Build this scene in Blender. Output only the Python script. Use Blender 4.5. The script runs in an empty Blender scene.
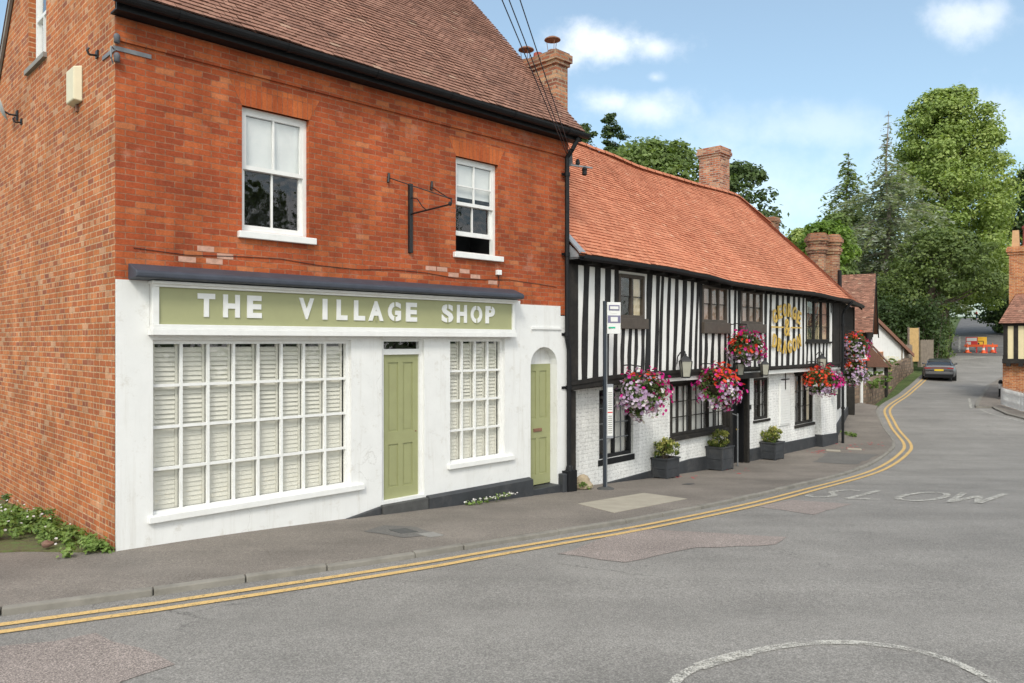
import bpy, bmesh, math, random
import numpy as np
from mathutils import Vector, Matrix
random.seed(7); RNG = np.random.default_rng(11)
sc = bpy.context.scene; COL = sc.collection
R = math.radians

# ------------------------------------------------------------------ terrain
PT = [(-200,1.5),(-60,0.3),(0,0.05),(8.8,0),(11,-.15),(14.4,-.42),(17.8,-.72),(20,-.84),(24.5,-.93),(27,-.85),(31,-.55),
      (40,-.37),(46,-.08),(52,.5),(60,1.45),(80,2.8),(100,4),(160,7.2),(250,11),(600,20),(1200,30)]
def _pz(y):
    if y <= PT[0][0]: return PT[0][1]
    for (a,b),(c,d) in zip(PT,PT[1:]):
        if y <= c: return b+(d-b)*(y-a)/(c-a)
    return PT[-1][1]
def Pz(y): return sum(_pz(y+d) for d in (-1.2,-.8,-.4,0,.4,.8,1.2))/7

# ------------------------------------------------------------------ node helpers
MATS = {}
class NT:
    def __init__(s, name):
        s.m = bpy.data.materials.new(name); s.m.use_nodes = True
        s.t = s.m.node_tree; s.t.nodes.clear()
        s.out = s.t.nodes.new('ShaderNodeOutputMaterial'); MATS[name] = s.m
    def n(s, typ, ins=None, **kw):
        nd = s.t.nodes.new(typ)
        for k,v in kw.items(): setattr(nd,k,v)
        for k,v in (ins or {}).items():
            if isinstance(v, bpy.types.NodeSocket): s.t.links.new(v, nd.inputs[k])
            else: nd.inputs[k].default_value = v
        return nd
    def uv(s): return s.n('ShaderNodeUVMap', uv_map='UVMap').outputs[0]
    def obj(s): return s.n('ShaderNodeTexCoord').outputs['Object']
    def pos(s): return s.n('ShaderNodeNewGeometry').outputs['Position']
    def noise(s, vec, scale, detail=4, rough=.6, out=0):
        return s.n('ShaderNodeTexNoise', {'Vector':vec,'Scale':scale,'Detail':detail,'Roughness':rough}).outputs[out]
    def ramp(s, fac, stops, interp='LINEAR'):
        nd = s.n('ShaderNodeValToRGB', {'Fac':fac}); cr = nd.color_ramp; cr.interpolation = interp
        while len(cr.elements) < len(stops): cr.elements.new(.5)
        for e,(p,c) in zip(cr.elements, stops):
            e.position = p; e.color = (c,c,c,1) if not isinstance(c,tuple) else (*c,1)
        return nd.outputs[0]
    def mix(s, fac, a, b, mode='MIX'):
        nd = s.n('ShaderNodeMix', data_type='RGBA', blend_type=mode)
        for i,v in ((0,fac),(6,a),(7,b)):
            if isinstance(v, bpy.types.NodeSocket): s.t.links.new(v, nd.inputs[i])
            else: nd.inputs[i].default_value = v if i == 0 else ((*v,1) if len(v)==3 else v)
        return nd.outputs[2]
    def math(s, op, a, b=0., c=0.):
        nd = s.n('ShaderNodeMath', operation=op)
        for i,v in enumerate((a,b,c)):
            if isinstance(v, bpy.types.NodeSocket): s.t.links.new(v, nd.inputs[i])
            else: nd.inputs[i].default_value = v
        return nd.outputs[0]
    def bump(s, h, strength=.4, dist=.01):
        return s.n('ShaderNodeBump', {'Height':h,'Strength':strength,'Distance':dist}).outputs[0]
    def pbr(s, col, rough=.7, normal=None, metal=0., spec=.5, **kw):
        ins = {'Base Color': col if isinstance(col, bpy.types.NodeSocket) else (*col,1), 'Roughness':rough,
               'Metallic':metal, 'Specular IOR Level':spec}
        if normal is not None: ins['Normal'] = normal
        ins.update(kw)
        p = s.n('ShaderNodeBsdfPrincipled', ins)
        s.t.links.new(p.outputs[0], s.out.inputs[0]); return p
    def tone(s): return s.n('ShaderNodeAttribute', attribute_name='tone').outputs['Fac']

def brick_mat(name, stops, mortar, bw=.225, bh=.075, ms=.010, bump=.5, squash=1., sfreq=2, offset=.5, stain=(.72,1.18), white=None, patch=None):
    k = NT(name); uv = k.uv()
    d = k.n('ShaderNodeVectorMath', {0:k.noise(uv,9,2,.5,1),1:(.5,.5,.5)}, operation='SUBTRACT').outputs[0]
    d = k.n('ShaderNodeVectorMath', {0:d,'Scale':.012}, operation='SCALE').outputs[0]
    v = k.n('ShaderNodeVectorMath', {0:uv,1:d}, operation='ADD').outputs[0]
    b = k.n('ShaderNodeTexBrick', {'Vector':v,'Color1':(0,0,0,1),'Color2':(1,1,1,1),'Mortar':(.5,.5,.5,1),'Scale':1.,
            'Mortar Size':ms,'Mortar Smooth':.25,'Bias':0.,'Brick Width':bw,'Row Height':bh},
            offset=offset, offset_frequency=2, squash=squash, squash_frequency=sfreq)
    c = k.ramp(b.outputs[0], stops)
    c = k.mix(.55, c, k.ramp(k.noise(uv,38,4,.7), [(.3,.62),(.7,1.3)]), 'MULTIPLY')
    mc = k.mix(1, (*mortar,1), k.ramp(k.noise(uv,14,4), [(.3,.6),(.7,1.25)]), 'MULTIPLY')
    c = k.mix(b.outputs[1], c, mc)
    c = k.mix(1, c, k.ramp(k.noise(uv,.9,5,.65), [(.3,stain[0]),(.7,stain[1])]), 'MULTIPLY')
    sk = k.n('ShaderNodeMapping', {'Vector':uv,'Scale':(2.6,.32,1)}).outputs[0]
    c = k.mix(1, c, k.ramp(k.noise(sk,1.5,6,.7), [(.32,.80),(.62,1.08)]), 'MULTIPLY')
    if patch:   # lime-washed / grimy patches with a shape of their own
        c = k.mix(k.ramp(k.noise(uv,1.7,6,.75), [(.58,0.),(.75,patch[1])]), c, (*patch[0],1))
    h = k.mix(.3, k.math('SUBTRACT',1.,b.outputs[1]), k.noise(uv,60,3))
    k.pbr(c, .9, k.bump(h,bump,.012), spec=.25); return k.m

def plain(name, col, rough=.6, var=.12, scale=6, metal=0., bump=.0, spec=.5, bscale=60, grime=None):
    k = NT(name); o = k.pos()
    c = k.mix(1, (*col,1), k.ramp(k.noise(o,scale,5,.65), [(.25,1-var),(.75,1+var)]), 'MULTIPLY')
    if grime: c = k.mix(k.ramp(k.noise(o,2.2,7,.75), [(.5,0.),(.78,grime[1])]), c, (*grime[0],1))
    nrm = k.bump(k.noise(o,bscale,4),bump,.006) if bump else None
    k.pbr(c, rough, nrm, metal, spec); return k.m

def tone_mat(name, stops, rough=.85, nscale=30, nvar=(.7,1.25), bump=.25, leaf=False, moss=None, big=None):
    k = NT(name); o = k.pos()
    c = k.ramp(k.tone(), stops)
    c = k.mix(1, c, k.ramp(k.noise(o,nscale,4,.65), [(.3,nvar[0]),(.7,nvar[1])]), 'MULTIPLY')
    if big: c = k.mix(1, c, k.ramp(k.noise(o,.55,5,.65), [(.3,big[0]),(.7,big[1])]), 'MULTIPLY')
    if moss: c = k.mix(k.ramp(k.noise(o,1.3,7,.8), [(.56,0.),(.72,moss[1])]), c, (*moss[0],1))
    if not leaf:
        k.pbr(c, rough, k.bump(k.noise(o,90,3),bump,.006), spec=.3)
    else:
        p = k.n('ShaderNodeBsdfPrincipled', {'Base Color':c,'Roughness':.55,'Specular IOR Level':.35})
        tcol = k.mix(1, c, (1.25,1.3,.55,1), 'MULTIPLY')
        t = k.n('ShaderNodeBsdfTranslucent', {'Color':tcol})
        m = k.n('ShaderNodeMixShader', {0:.35,1:p.outputs[0],2:t.outputs[0]})
        k.t.links.new(m.outputs[0], k.out.inputs[0])
    return k.m

def glass_mat(name, wav=.25, tint=(1,1,1), boost=1.5):
    k = NT(name)
    nrm = k.bump(k.noise(k.pos(),3.5,2), wav, .02)
    fc = k.n('ShaderNodeLayerWeight', {'Blend':.5,'Normal':nrm}).outputs['Facing']
    fr = k.math('MULTIPLY_ADD', k.math('POWER', fc, 5.), .95, .045)
    f = k.math('MINIMUM', k.math('MULTIPLY', fr, boost), 1.)
    t = k.n('ShaderNodeBsdfTransparent', {'Color':(*tint,1)})
    g = k.n('ShaderNodeBsdfGlossy', {'Color':(1,1,1,1),'Roughness':.02,'Normal':nrm})
    m = k.n('ShaderNodeMixShader', {0:f,1:t.outputs[0],2:g.outputs[0]})
    k.t.links.new(m.outputs[0], k.out.inputs[0]); return k.m

def paint_mat(name, col, wear=(.42,.6), scale=9):
    k = NT(name); o = k.pos()
    n = k.mix(.45, k.noise(o,scale,6,.8), k.noise(o,70,3,.7))
    f = k.ramp(n, [(wear[0],0.),(wear[1],1.)])
    c = k.mix(1, (*col,1), k.ramp(k.noise(o,40,4,.7), [(.3,.72),(.7,1.1)]), 'MULTIPLY')
    p = k.n('ShaderNodeBsdfPrincipled', {'Base Color':c,'Roughness':.75})
    t = k.n('ShaderNodeBsdfTransparent')
    m = k.n('ShaderNodeMixShader', {0:f,1:t.outputs[0],2:p.outputs[0]})
    k.t.links.new(m.outputs[0], k.out.inputs[0]); return k.m

def asphalt(name, col, grain=.35, blotch=(.82,1.12), tint=None, cracks=True):
    k = NT(name); o = k.pos()
    g = k.noise(o,75,3,.85); g2 = k.noise(o,28,4,.8)
    c = k.mix(1, (*col,1), k.ramp(g, [(.36,1-grain),(.5,1.),(.64,1+grain*1.7)]), 'MULTIPLY')
    c = k.mix(1, c, k.ramp(g2, [(.32,.8),(.68,1.16)]), 'MULTIPLY')
    c = k.mix(1, c, k.ramp(k.noise(o,.7,6,.6), [(.3,blotch[0]),(.7,blotch[1])]), 'MULTIPLY')
    st = k.n('ShaderNodeMapping', {'Vector':o,'Rotation':(0,0,R(-48)),'Scale':(.12,1.3,1)}).outputs[0]
    c = k.mix(1, c, k.ramp(k.noise(st,1.2,4), [(.3,.9),(.7,1.08)]), 'MULTIPLY')
    if tint: c = k.mix(k.ramp(k.noise(o,2.3,6,.7), [(.42,0.),(.65,.6)]), c, (*tint,1))
    if cracks:
        dv = k.n('ShaderNodeVectorMath', {0:k.noise(o,2.5,5,.6,1),'Scale':.7}, operation='SCALE').outputs[0]
        v = k.n('ShaderNodeTexVoronoi', {'Vector':k.n('ShaderNodeVectorMath',{0:o,1:dv},operation='ADD').outputs[0],'Scale':.33}, feature='DISTANCE_TO_EDGE').outputs[0]
        f = k.math('MULTIPLY', k.ramp(v,[(.0,1.),(.006,0.)]), k.ramp(k.noise(o,.35,3),[(.52,0.),(.6,.55)]))
        c = k.mix(f, c, (.05,.048,.045,1))
    k.pbr(c, .88, k.bump(k.mix(.5,g,g2),.55,.012), spec=.3); return k.m

# ------------------------------------------------------------------ materials
brick_mat('front brick', [(0,(.31,.066,.028)),(.3,(.38,.078,.028)),(.75,(.44,.10,.033)),(.95,(.48,.13,.045)),(1,(.52,.18,.075))], (.34,.15,.085), ms=.007, bump=.4, stain=(.64,1.2), patch=((.50,.27,.19),.55))
brick_mat('side brick', [(0,(.30,.10,.06)),(.12,(.41,.125,.052)),(.5,(.50,.15,.052)),(.88,(.57,.20,.07)),(1,(.58,.33,.2))], (.58,.37,.22), ms=.009, bump=.7, squash=.5, sfreq=3, stain=(.66,1.15), patch=((.52,.29,.18),.6))
brick_mat('arch brick', [(0,(.42,.09,.028)),(1,(.56,.15,.045))], (.34,.13,.07), bw=.075, bh=.30, ms=.005, bump=.25, offset=0)
brick_mat('stack brick', [(0,(.17,.07,.05)),(.4,(.38,.14,.075)),(.75,(.48,.22,.12)),(1,(.5,.34,.2))], (.36,.28,.2), ms=.012, stain=(.6,1.15), patch=((.3,.24,.16),.6))
brick_mat('pub stack brick', [(0,(.2,.075,.05)),(.4,(.45,.15,.08)),(.75,(.52,.22,.12)),(1,(.55,.34,.22))], (.42,.34,.27), ms=.012, patch=((.5,.38,.3),.5))
brick_mat('cottage brick', [(0,(.34,.1,.04)),(.5,(.5,.17,.06)),(1,(.58,.26,.11))], (.5,.36,.24), ms=.011)
brick_mat('white brick', [(0,(.77,.765,.74)),(1,(.83,.825,.80))], (.76,.755,.73), ms=.012, bump=.4, stain=(.94,1.03), patch=((.6,.58,.53),.35))
brick_mat('stone rubble', [(0,(.15,.10,.075)),(.5,(.27,.19,.14)),(1,(.36,.25,.17))], (.2,.16,.12), bw=.42, bh=.19, ms=.02, bump=1., squash=.6, patch=((.12,.15,.06),.5))
k = NT('white render'); o = k.obj()
c = k.mix(1, (.745,.745,.73,1), k.ramp(k.noise(o,2.5,5,.65), [(.25,.95),(.75,1.05)]), 'MULTIPLY')
st = k.n('ShaderNodeMapping', {'Vector':o,'Scale':(5,5,.35)}).outputs[0]
c = k.mix(k.ramp(k.noise(st,1.6,6,.75), [(.52,0.),(.75,.42)]), c, (.50,.47,.41,1))
c = k.mix(k.ramp(k.noise(o,4.5,8,.8), [(.56,0.),(.70,.5)]), c, (.46,.42,.35,1))
v = k.n('ShaderNodeTexVoronoi', {'Vector':k.n('ShaderNodeVectorMath',{0:o,1:k.n('ShaderNodeVectorMath',{0:k.noise(o,3,5,.6,1),'Scale':.5},operation='SCALE').outputs[0]},operation='ADD').outputs[0],'Scale':.9}, feature='DISTANCE_TO_EDGE').outputs[0]
c = k.mix(k.math('MULTIPLY',k.ramp(v,[(0.,1.),(.008,0.)]),k.ramp(k.noise(o,.9,3),[(.55,0.),(.62,.35)])), c, (.3,.28,.25,1))
k.pbr(c,.8,k.bump(k.mix(.5,k.noise(o,22,4),k.noise(o,5,3)),.4,.008))
plain('white gloss paint', (.78,.78,.76), .4, .05, 8, bump=.1, grime=((.56,.54,.48),.4))
plain('slat white', (.70,.685,.61), .5, .03, 8)
plain('sage paint', (.345,.35,.185), .5, .04, 5, bump=.06)
plain('sage door', (.305,.315,.155), .45, .06, 5, bump=.1, grime=((.28,.28,.13),.3))
plain('lead dark', (.045,.052,.07), .55, .2, 5, bump=.2)
plain('zinc', (.11,.115,.13), .6, .3, 9)
plain('lead grey', (.26,.27,.29), .6, .25, 5, bump=.3)
plain('black paint', (.010,.0105,.012), .5, .3, 7, bump=.25, bscale=30, spec=.25)
plain('plinth paint', (.034,.037,.042), .6, .3, 4, bump=.4, bscale=25, grime=((.14,.13,.12),.5))
plain('old timber', (.022,.020,.018), .75, .4, 6, bump=.6, bscale=35, grime=((.09,.075,.06),.5), spec=.25)
plain('stud timber', (.022,.021,.021), .75, .4, 6, bump=.6, bscale=35, grime=((.08,.07,.06),.45), spec=.25)
plain('window brown', (.075,.058,.045), .6, .25, 8, bump=.3)
plain('infill white', (.80,.79,.76), .8, .04, 3, bump=.5, bscale=14, grime=((.6,.57,.52),.35))
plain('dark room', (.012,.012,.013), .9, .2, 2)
plain('blind', (.70,.72,.70), .8, .05, 3)
plain('curtain pink', (.36,.225,.17), .9, .15, 5)
plain('curtain cream', (.6,.5,.33), .9, .15, 5)
plain('curtain white', (.55,.55,.52), .9, .1, 5)
plain('stone grey', (.27,.26,.24), .9, .2, 5, bump=.6, grime=((.17,.16,.14),.5))
plain('kerb stone', (.215,.20,.172), .9, .28, 3, bump=.7, grime=((.13,.12,.10),.75))
plain('slab concrete', (.36,.325,.26), .9, .14, 3, bump=.5)
plain('iron', (.012,.012,.013), .5, .2, 9)
plain('steel', (.20,.21,.22), .5, .2, 9, metal=.4)
plain('dish grey', (.45,.46,.46), .5, .1, 4)
plain('alarm cream', (.68,.62,.44), .5, .06, 6)
plain('gold', (.66,.43,.09), .42, .12, 9, metal=.25)
plain('blue black', (.022,.03,.042), .45, .15, 5)
plain('sign white', (.70,.70,.68), .45, .04, 5)
plain('sign purple', (.17,.16,.25), .45, .1, 5)
plain('sign green', (.02,.42,.24), .45, .1, 5)
plain('sign red', (.62,.035,.03), .45, .1, 5)
plain('sign yellow', (.85,.46,.015), .5, .1, 5)
plain('cone orange', (.85,.13,.03), .5, .1, 5)
plain('lamp glass', (.36,.35,.29), .25, .1, 9)
plain('clay pot', (.55,.33,.17), .8, .15, 6)
plain('clay pot red', (.32,.075,.055), .8, .15, 6)
plain('rust', (.22,.11,.07), .8, .3, 12)
plain('bark', (.13,.10,.075), .95, .35, 5, bump=.9, bscale=14)
plain('pale bark', (.26,.22,.18), .95, .3, 5, bump=.9, bscale=14)
plain('pale brick', (.52,.30,.225), .9, .3, 14, bump=.5)
plain('brick lump', (.19,.11,.08), .95, .3, 9, bump=.9, bscale=18)
plain('rock', (.36,.29,.2), .95, .25, 9, bump=.9, bscale=18)
plain('tan board', (.52,.34,.14), .8, .2, 5, bump=.3)
plain('grey board', (.22,.18,.14), .9, .3, 5, bump=.4)
plain('cream panel', (.72,.62,.38), .85, .06, 4, bump=.3)
plain('tyre', (.015,.015,.016), .85, .1, 5)
plain('rim', (.25,.25,.26), .35, .1, 5, metal=.8)
plain('tail red', (.35,.02,.02), .25, .1, 5)
plain('plate yellow', (.8,.55,.03), .45, .05, 5)
plain('chrome', (.5,.5,.52), .25, .05, 5, metal=.9)
plain('skin', (.5,.3,.22), .6, .05, 5)
plain('red jacket', (.5,.03,.05), .8, .1, 5)
plain('blue jeans', (.05,.12,.33), .85, .1, 5)
plain('dark hair', (.03,.02,.015), .7, .1, 5)
plain('soil', (.10,.075,.05), .95, .3, 5, bump=.9, bscale=20)
plain('petal litter', (.55,.04,.05), .8, .2, 9)
plain('lead cloth', (.05,.035,.02), .9, .2, 9)
plain('drain dark', (.07,.07,.068), .8, .3, 6, bump=.5)
tone_mat('brown tile', [(0,(.16,.085,.062)),(.45,(.285,.145,.102)),(.8,(.36,.19,.135)),(1,(.40,.27,.19))], moss=((.18,.14,.095),.4), big=(.82,1.12))
tone_mat('orange tile', [(0,(.42,.14,.075)),(.4,(.54,.20,.11)),(.8,(.62,.255,.145)),(1,(.68,.35,.22))], moss=((.44,.23,.14),.3), big=(.86,1.1))
tone_mat('old tile', [(0,(.13,.07,.052)),(.45,(.25,.125,.088)),(.8,(.36,.175,.12)),(1,(.42,.29,.21))], moss=((.24,.19,.13),.5))
tone_mat('lime leaf', [(0,(.15,.215,.055)),(.5,(.275,.36,.10)),(1,(.42,.48,.16))], leaf=True, nscale=2)
tone_mat('tree leaf', [(0,(.085,.13,.035)),(.5,(.145,.21,.06)),(1,(.22,.29,.09))], leaf=True, nscale=2)
tone_mat('dark leaf', [(0,(.035,.06,.02)),(.5,(.06,.10,.032)),(1,(.105,.155,.05))], leaf=True, nscale=2)
tone_mat('yew leaf', [(0,(.065,.10,.028)),(.5,(.125,.175,.05)),(1,(.21,.265,.08))], leaf=True, nscale=2)
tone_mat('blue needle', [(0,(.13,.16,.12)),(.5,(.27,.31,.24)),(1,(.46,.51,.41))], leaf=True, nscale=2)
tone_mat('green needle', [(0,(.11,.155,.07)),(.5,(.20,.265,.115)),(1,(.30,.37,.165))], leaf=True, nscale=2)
tone_mat('bright leaf', [(0,(.09,.16,.025)),(.5,(.15,.25,.035)),(1,(.24,.34,.07))], leaf=True, nscale=2)
tone_mat('weed leaf', [(0,(.10,.16,.035)),(.5,(.17,.26,.06)),(1,(.27,.36,.11))], leaf=True, nscale=8)
tone_mat('basket leaf', [(0,(.05,.08,.025)),(.5,(.09,.14,.04)),(1,(.15,.2,.07))], leaf=True, nscale=8)
tone_mat('shrub leaf', [(0,(.06,.095,.02)),(.4,(.10,.15,.03)),(.7,(.24,.26,.06)),(1,(.5,.46,.15))], leaf=True, nscale=8)
tone_mat('lilac petal', [(0,(.36,.22,.42)),(.5,(.52,.38,.58)),(1,(.72,.62,.75))], leaf=True, nscale=9, nvar=(.9,1.1))
tone_mat('magenta petal', [(0,(.42,.008,.15)),(.5,(.60,.012,.24)),(1,(.72,.04,.36))], leaf=True, nscale=9, nvar=(.9,1.1))
tone_mat('red petal', [(0,(.62,.03,.02)),(.5,(.78,.07,.025)),(1,(.85,.14,.05))], leaf=True, nscale=9, nvar=(.9,1.1))
tone_mat('white petal', [(0,(.65,.6,.62)),(1,(.8,.78,.78))], leaf=True, nscale=9, nvar=(.9,1.1))
tone_mat('yellow petal', [(0,(.6,.45,.03)),(1,(.8,.65,.06))], leaf=True, nscale=9, nvar=(.9,1.1))
tone_mat('grass', [(0,(.05,.085,.02)),(.5,(.09,.14,.03)),(1,(.15,.19,.06))], leaf=True, nscale=5)
glass_mat('window glass', boost=1.6); glass_mat('old glass', .6, boost=1.7); glass_mat('shop glass', .35, (.98,.98,.97), boost=1.6)
paint_mat('yellow paint', (.66,.44,.17), (.34,.47)); paint_mat('worn white', (.56,.54,.48), (.425,.56)); paint_mat('faint white', (.45,.44,.40), (.45,.57))
asphalt('asphalt', (.232,.22,.202), .34); asphalt('pavement asphalt', (.20,.176,.152), .3, (.76,1.16), cracks=False)
asphalt('pink patch', (.262,.222,.20), .55, (.85,1.1), cracks=False); asphalt('shaded lane asphalt', (.125,.12,.115), .25, (.7,1.3), cracks=False); asphalt('dark patch', (.15,.143,.132), .25, cracks=False)  # lane tone darkened to paint in the tree shade over it
k = NT('ground grass'); o = k.pos()
c = k.ramp(k.noise(o,.8,6,.7), [(.3,(.045,.07,.02)),(.55,(.08,.12,.03)),(.75,(.13,.14,.06))])
c = k.mix(1, c, k.ramp(k.noise(o,25,4,.7), [(.3,.7),(.7,1.25)]), 'MULTIPLY'); k.pbr(c, .95, k.bump(k.noise(o,30,4),.8,.05))
k = NT('verge soil'); o = k.obj(); c = k.ramp(k.noise(o,5,6,.75), [(.35,(.10,.075,.05)),(.5,(.12,.12,.045)),(.65,(.10,.16,.04))]); k.pbr(c,.95,k.bump(k.noise(o,30,5),.9,.03))
k = NT('lawn grass'); o = k.pos(); k.pbr(k.ramp(k.noise(o,3,5), [(.3,(.11,.19,.03)),(.7,(.18,.28,.06))]), .95)
k = NT('car paint'); k.pbr((.16,.16,.17), .3, metal=.7, **{'Coat Weight':.7})
k = NT('car glass'); k.pbr((.03,.035,.04), .06, spec=.7)

# ------------------------------------------------------------------ mesh builder
class MB:
    def __init__(s): s.v=[]; s.f=[]; s.mi=[]; s.tn=[]; s.cur=0
    def face(s, pts, tone=.5, mi=None):
        b=len(s.v); s.v.extend([tuple(p) for p in pts]); s.f.append(tuple(range(b,b+len(pts)))); s.mi.append(s.cur if mi is None else mi); s.tn.append(tone)
    def box(s, x0,x1,y0,y1,z0,z1, mi=None, tone=.5, skip=''):
        if x0>x1: x0,x1=x1,x0
        if y0>y1: y0,y1=y1,y0
        if z0>z1: z0,z1=z1,z0
        c=[(x0,y0,z0),(x1,y0,z0),(x1,y1,z0),(x0,y1,z0),(x0,y0,z1),(x1,y0,z1),(x1,y1,z1),(x0,y1,z1)]
        s.hexa(c, mi, tone)
    def hexa(s, c, mi=None, tone=.5):
        b=len(s.v); s.v.extend([tuple(p) for p in c])
        for q in ((0,3,2,1),(4,5,6,7),(0,1,5,4),(1,2,6,5),(2,3,7,6),(3,0,4,7)):
            s.f.append(tuple(b+i for i in q)); s.mi.append(s.cur if mi is None else mi); s.tn.append(tone)
    def bar(s, p0, p1, w, h, up=(0,0,1), mi=None, w1=None, h1=None):
        p0=Vector(p0); p1=Vector(p1); d=(p1-p0).normalized(); up=Vector(up)
        if abs(d.dot(up))>.98: up=Vector((0,1,0))
        a=d.cross(up).normalized(); b=a.cross(d).normalized(); w1=w if w1 is None else w1; h1=h if h1 is None else h1
        s.hexa([p0-a*w/2-b*h/2,p0+a*w/2-b*h/2,p1+a*w1/2-b*h1/2,p1-a*w1/2-b*h1/2,p0-a*w/2+b*h/2,p0+a*w/2+b*h/2,p1+a*w1/2+b*h1/2,p1-a*w1/2+b*h1/2],mi)
    def cyl(s, p0, p1, r0, r1=None, n=10, mi=None, cap=True, tone=.5):
        r1=r0 if r1 is None else r1
        p0=Vector(p0); p1=Vector(p1); d=(p1-p0).normalized(); up=Vector((0,0,1)) if abs(d.z)<.9 else Vector((1,0,0))
        a=d.cross(up).normalized(); b=a.cross(d); base=len(s.v)
        for p,r in ((p0,r0),(p1,r1)):
            for i in range(n):
                t=2*math.pi*i/n; s.v.append(tuple(p+a*r*math.cos(t)+b*r*math.sin(t)))
        m=s.cur if mi is None else mi
        for i in range(n):
            j=(i+1)%n; s.f.append((base+i,base+n+i,base+n+j,base+j)); s.mi.append(m); s.tn.append(tone)
        if cap:
            s.f.append(tuple(base+i for i in range(n))); s.mi.append(m); s.tn.append(tone)
            s.f.append(tuple(base+n+i for i in reversed(range(n)))); s.mi.append(m); s.tn.append(tone)
    def tube(s, pts, r, n=6, mi=None):
        for a,b in zip(pts,pts[1:]): s.cyl(a,b,r,r,n,mi)
    def lathe(s, prof, c=(0,0,0), n=16, mi=None, tone=.5, cap=True):
        base=len(s.v); m=s.cur if mi is None else mi
        for r,z in prof:
            for i in range(n):
                t=2*math.pi*i/n; s.v.append((c[0]+r*math.cos(t),c[1]+r*math.sin(t),c[2]+z))
        for q in range(len(prof)-1):
            for i in range(n):
                j=(i+1)%n; s.f.append((base+q*n+i,base+q*n+j,base+(q+1)*n+j,base+(q+1)*n+i)); s.mi.append(m); s.tn.append(tone)
        if cap:
            s.f.append(tuple(base+i for i in reversed(range(n)))); s.mi.append(m); s.tn.append(tone)
            e=base+(len(prof)-1)*n; s.f.append(tuple(e+i for i in range(n))); s.mi.append(m); s.tn.append(tone)
    def prism_y(s, poly, y0, y1, mi=None):      # poly in (x,z), counter-clockwise seen from -y
        s.face([(x,y0,z) for x,z in poly],mi=mi); s.face([(x,y1,z) for x,z in reversed(poly)],mi=mi)
        for (a,b),(c,d) in zip(poly, poly[1:]+poly[:1]): s.face([(a,y0,b),(a,y1,b),(c,y1,d),(c,y0,d)],mi=mi)
    def prism_x(s, poly, x0, x1, mi=None):      # poly in (y,z)
        s.face([(x0,y,z) for y,z in reversed(poly)],mi=mi); s.face([(x1,y,z) for y,z in poly],mi=mi)
        for (a,b),(c,d) in zip(poly, poly[1:]+poly[:1]): s.face([(x0,a,b),(x0,c,d),(x1,c,d),(x1,a,b)],mi=mi)
    def build(s, name, mats, parent=None, smooth=False, bevel=0, tone=False):
        me=bpy.data.meshes.new(name); me.from_pydata(s.v,[],s.f)
        if isinstance(mats,str): mats=[mats]
        for m in mats: me.materials.append(MATS[m])
        me.polygons.foreach_set('material_index', s.mi)
        if tone:
            a=me.attributes.new('tone','FLOAT','FACE'); a.data.foreach_set('value', s.tn)
        uvl=me.uv_layers.new(name='UVMap'); co=np.array(s.v,dtype=np.float32).reshape(-1,3)
        uv=np.zeros((len(me.loops),2),dtype=np.float32)
        for p in me.polygons:
            nx,ny,nz=p.normal; h=math.hypot(nx,ny)
            ls=range(p.loop_start,p.loop_start+p.loop_total); vs=[s.f[p.index][i] for i in range(p.loop_total)]
            if h<.05:
                for l,v in zip(ls,vs): uv[l]=(co[v][0],co[v][1])
            else:
                ax,ay=-ny/h,nx/h; vx,vy,vz=(-nz*ay*-1*0-nx*nz/h, -ny*nz/h, h)
                for l,v in zip(ls,vs):
                    q=co[v]; uv[l]=(q[0]*ax+q[1]*ay, q[0]*vx+q[1]*vy+q[2]*vz)
        uvl.data.foreach_set('uv', uv.ravel())
        if smooth: me.polygons.foreach_set('use_smooth',[True]*len(me.polygons))
        o=bpy.data.objects.new(name,me); COL.objects.link(o)
        if parent is not None: o.parent=parent
        if bevel:
            w=o.modifiers.new('bevel','BEVEL'); w.width=bevel; w.segments=2; w.limit_method='ANGLE'
            bpyw=o.modifiers.new('weld','WELD'); bpyw.merge_threshold=.0004
            o.modifiers.move(1,0)
        return o

def tag(o, label=None, cat=None, group=None, kind=None):
    for k_,v_ in (('label',label),('category',cat),('group',group),('kind',kind)):
        if v_: o[k_]=v_
    return o
def empty(name, loc=(0,0,0), rz=0., label=None, cat=None, group=None):
    o=bpy.data.objects.new(name,None); COL.objects.link(o); o.location=loc; o.rotation_euler=(0,0,rz); o.empty_display_size=.2
    return tag(o,label,cat,group)
def copy_tree(o, parent=None):
    c=o.copy(); COL.objects.link(c)
    if parent is not None: c.parent=parent
    for ch in list(o.children): copy_tree(ch,c)
    return c
def mesh_np(name, V, Fq, mat, parent=None, tones=None, smooth=False, nv=4):
    me=bpy.data.meshes.new(name); n=len(Fq)
    me.vertices.add(len(V)); me.vertices.foreach_set('co', np.asarray(V,dtype=np.float32).ravel())
    me.loops.add(n*nv); me.loops.foreach_set('vertex_index', np.asarray(Fq,dtype=np.int32).ravel())
    me.polygons.add(n); me.polygons.foreach_set('loop_start', np.arange(0,n*nv,nv,dtype=np.int32)); 
    me.update(calc_edges=True)
    a=me.attributes.new('tone','FLOAT','FACE'); a.data.foreach_set('value', np.asarray(tones,dtype=np.float32) if tones is not None else np.full(n,.5,dtype=np.float32))
    me.materials.append(MATS[mat])
    o=bpy.data.objects.new(name,me); COL.objects.link(o)
    if parent is not None: o.parent=parent
    return o

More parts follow.
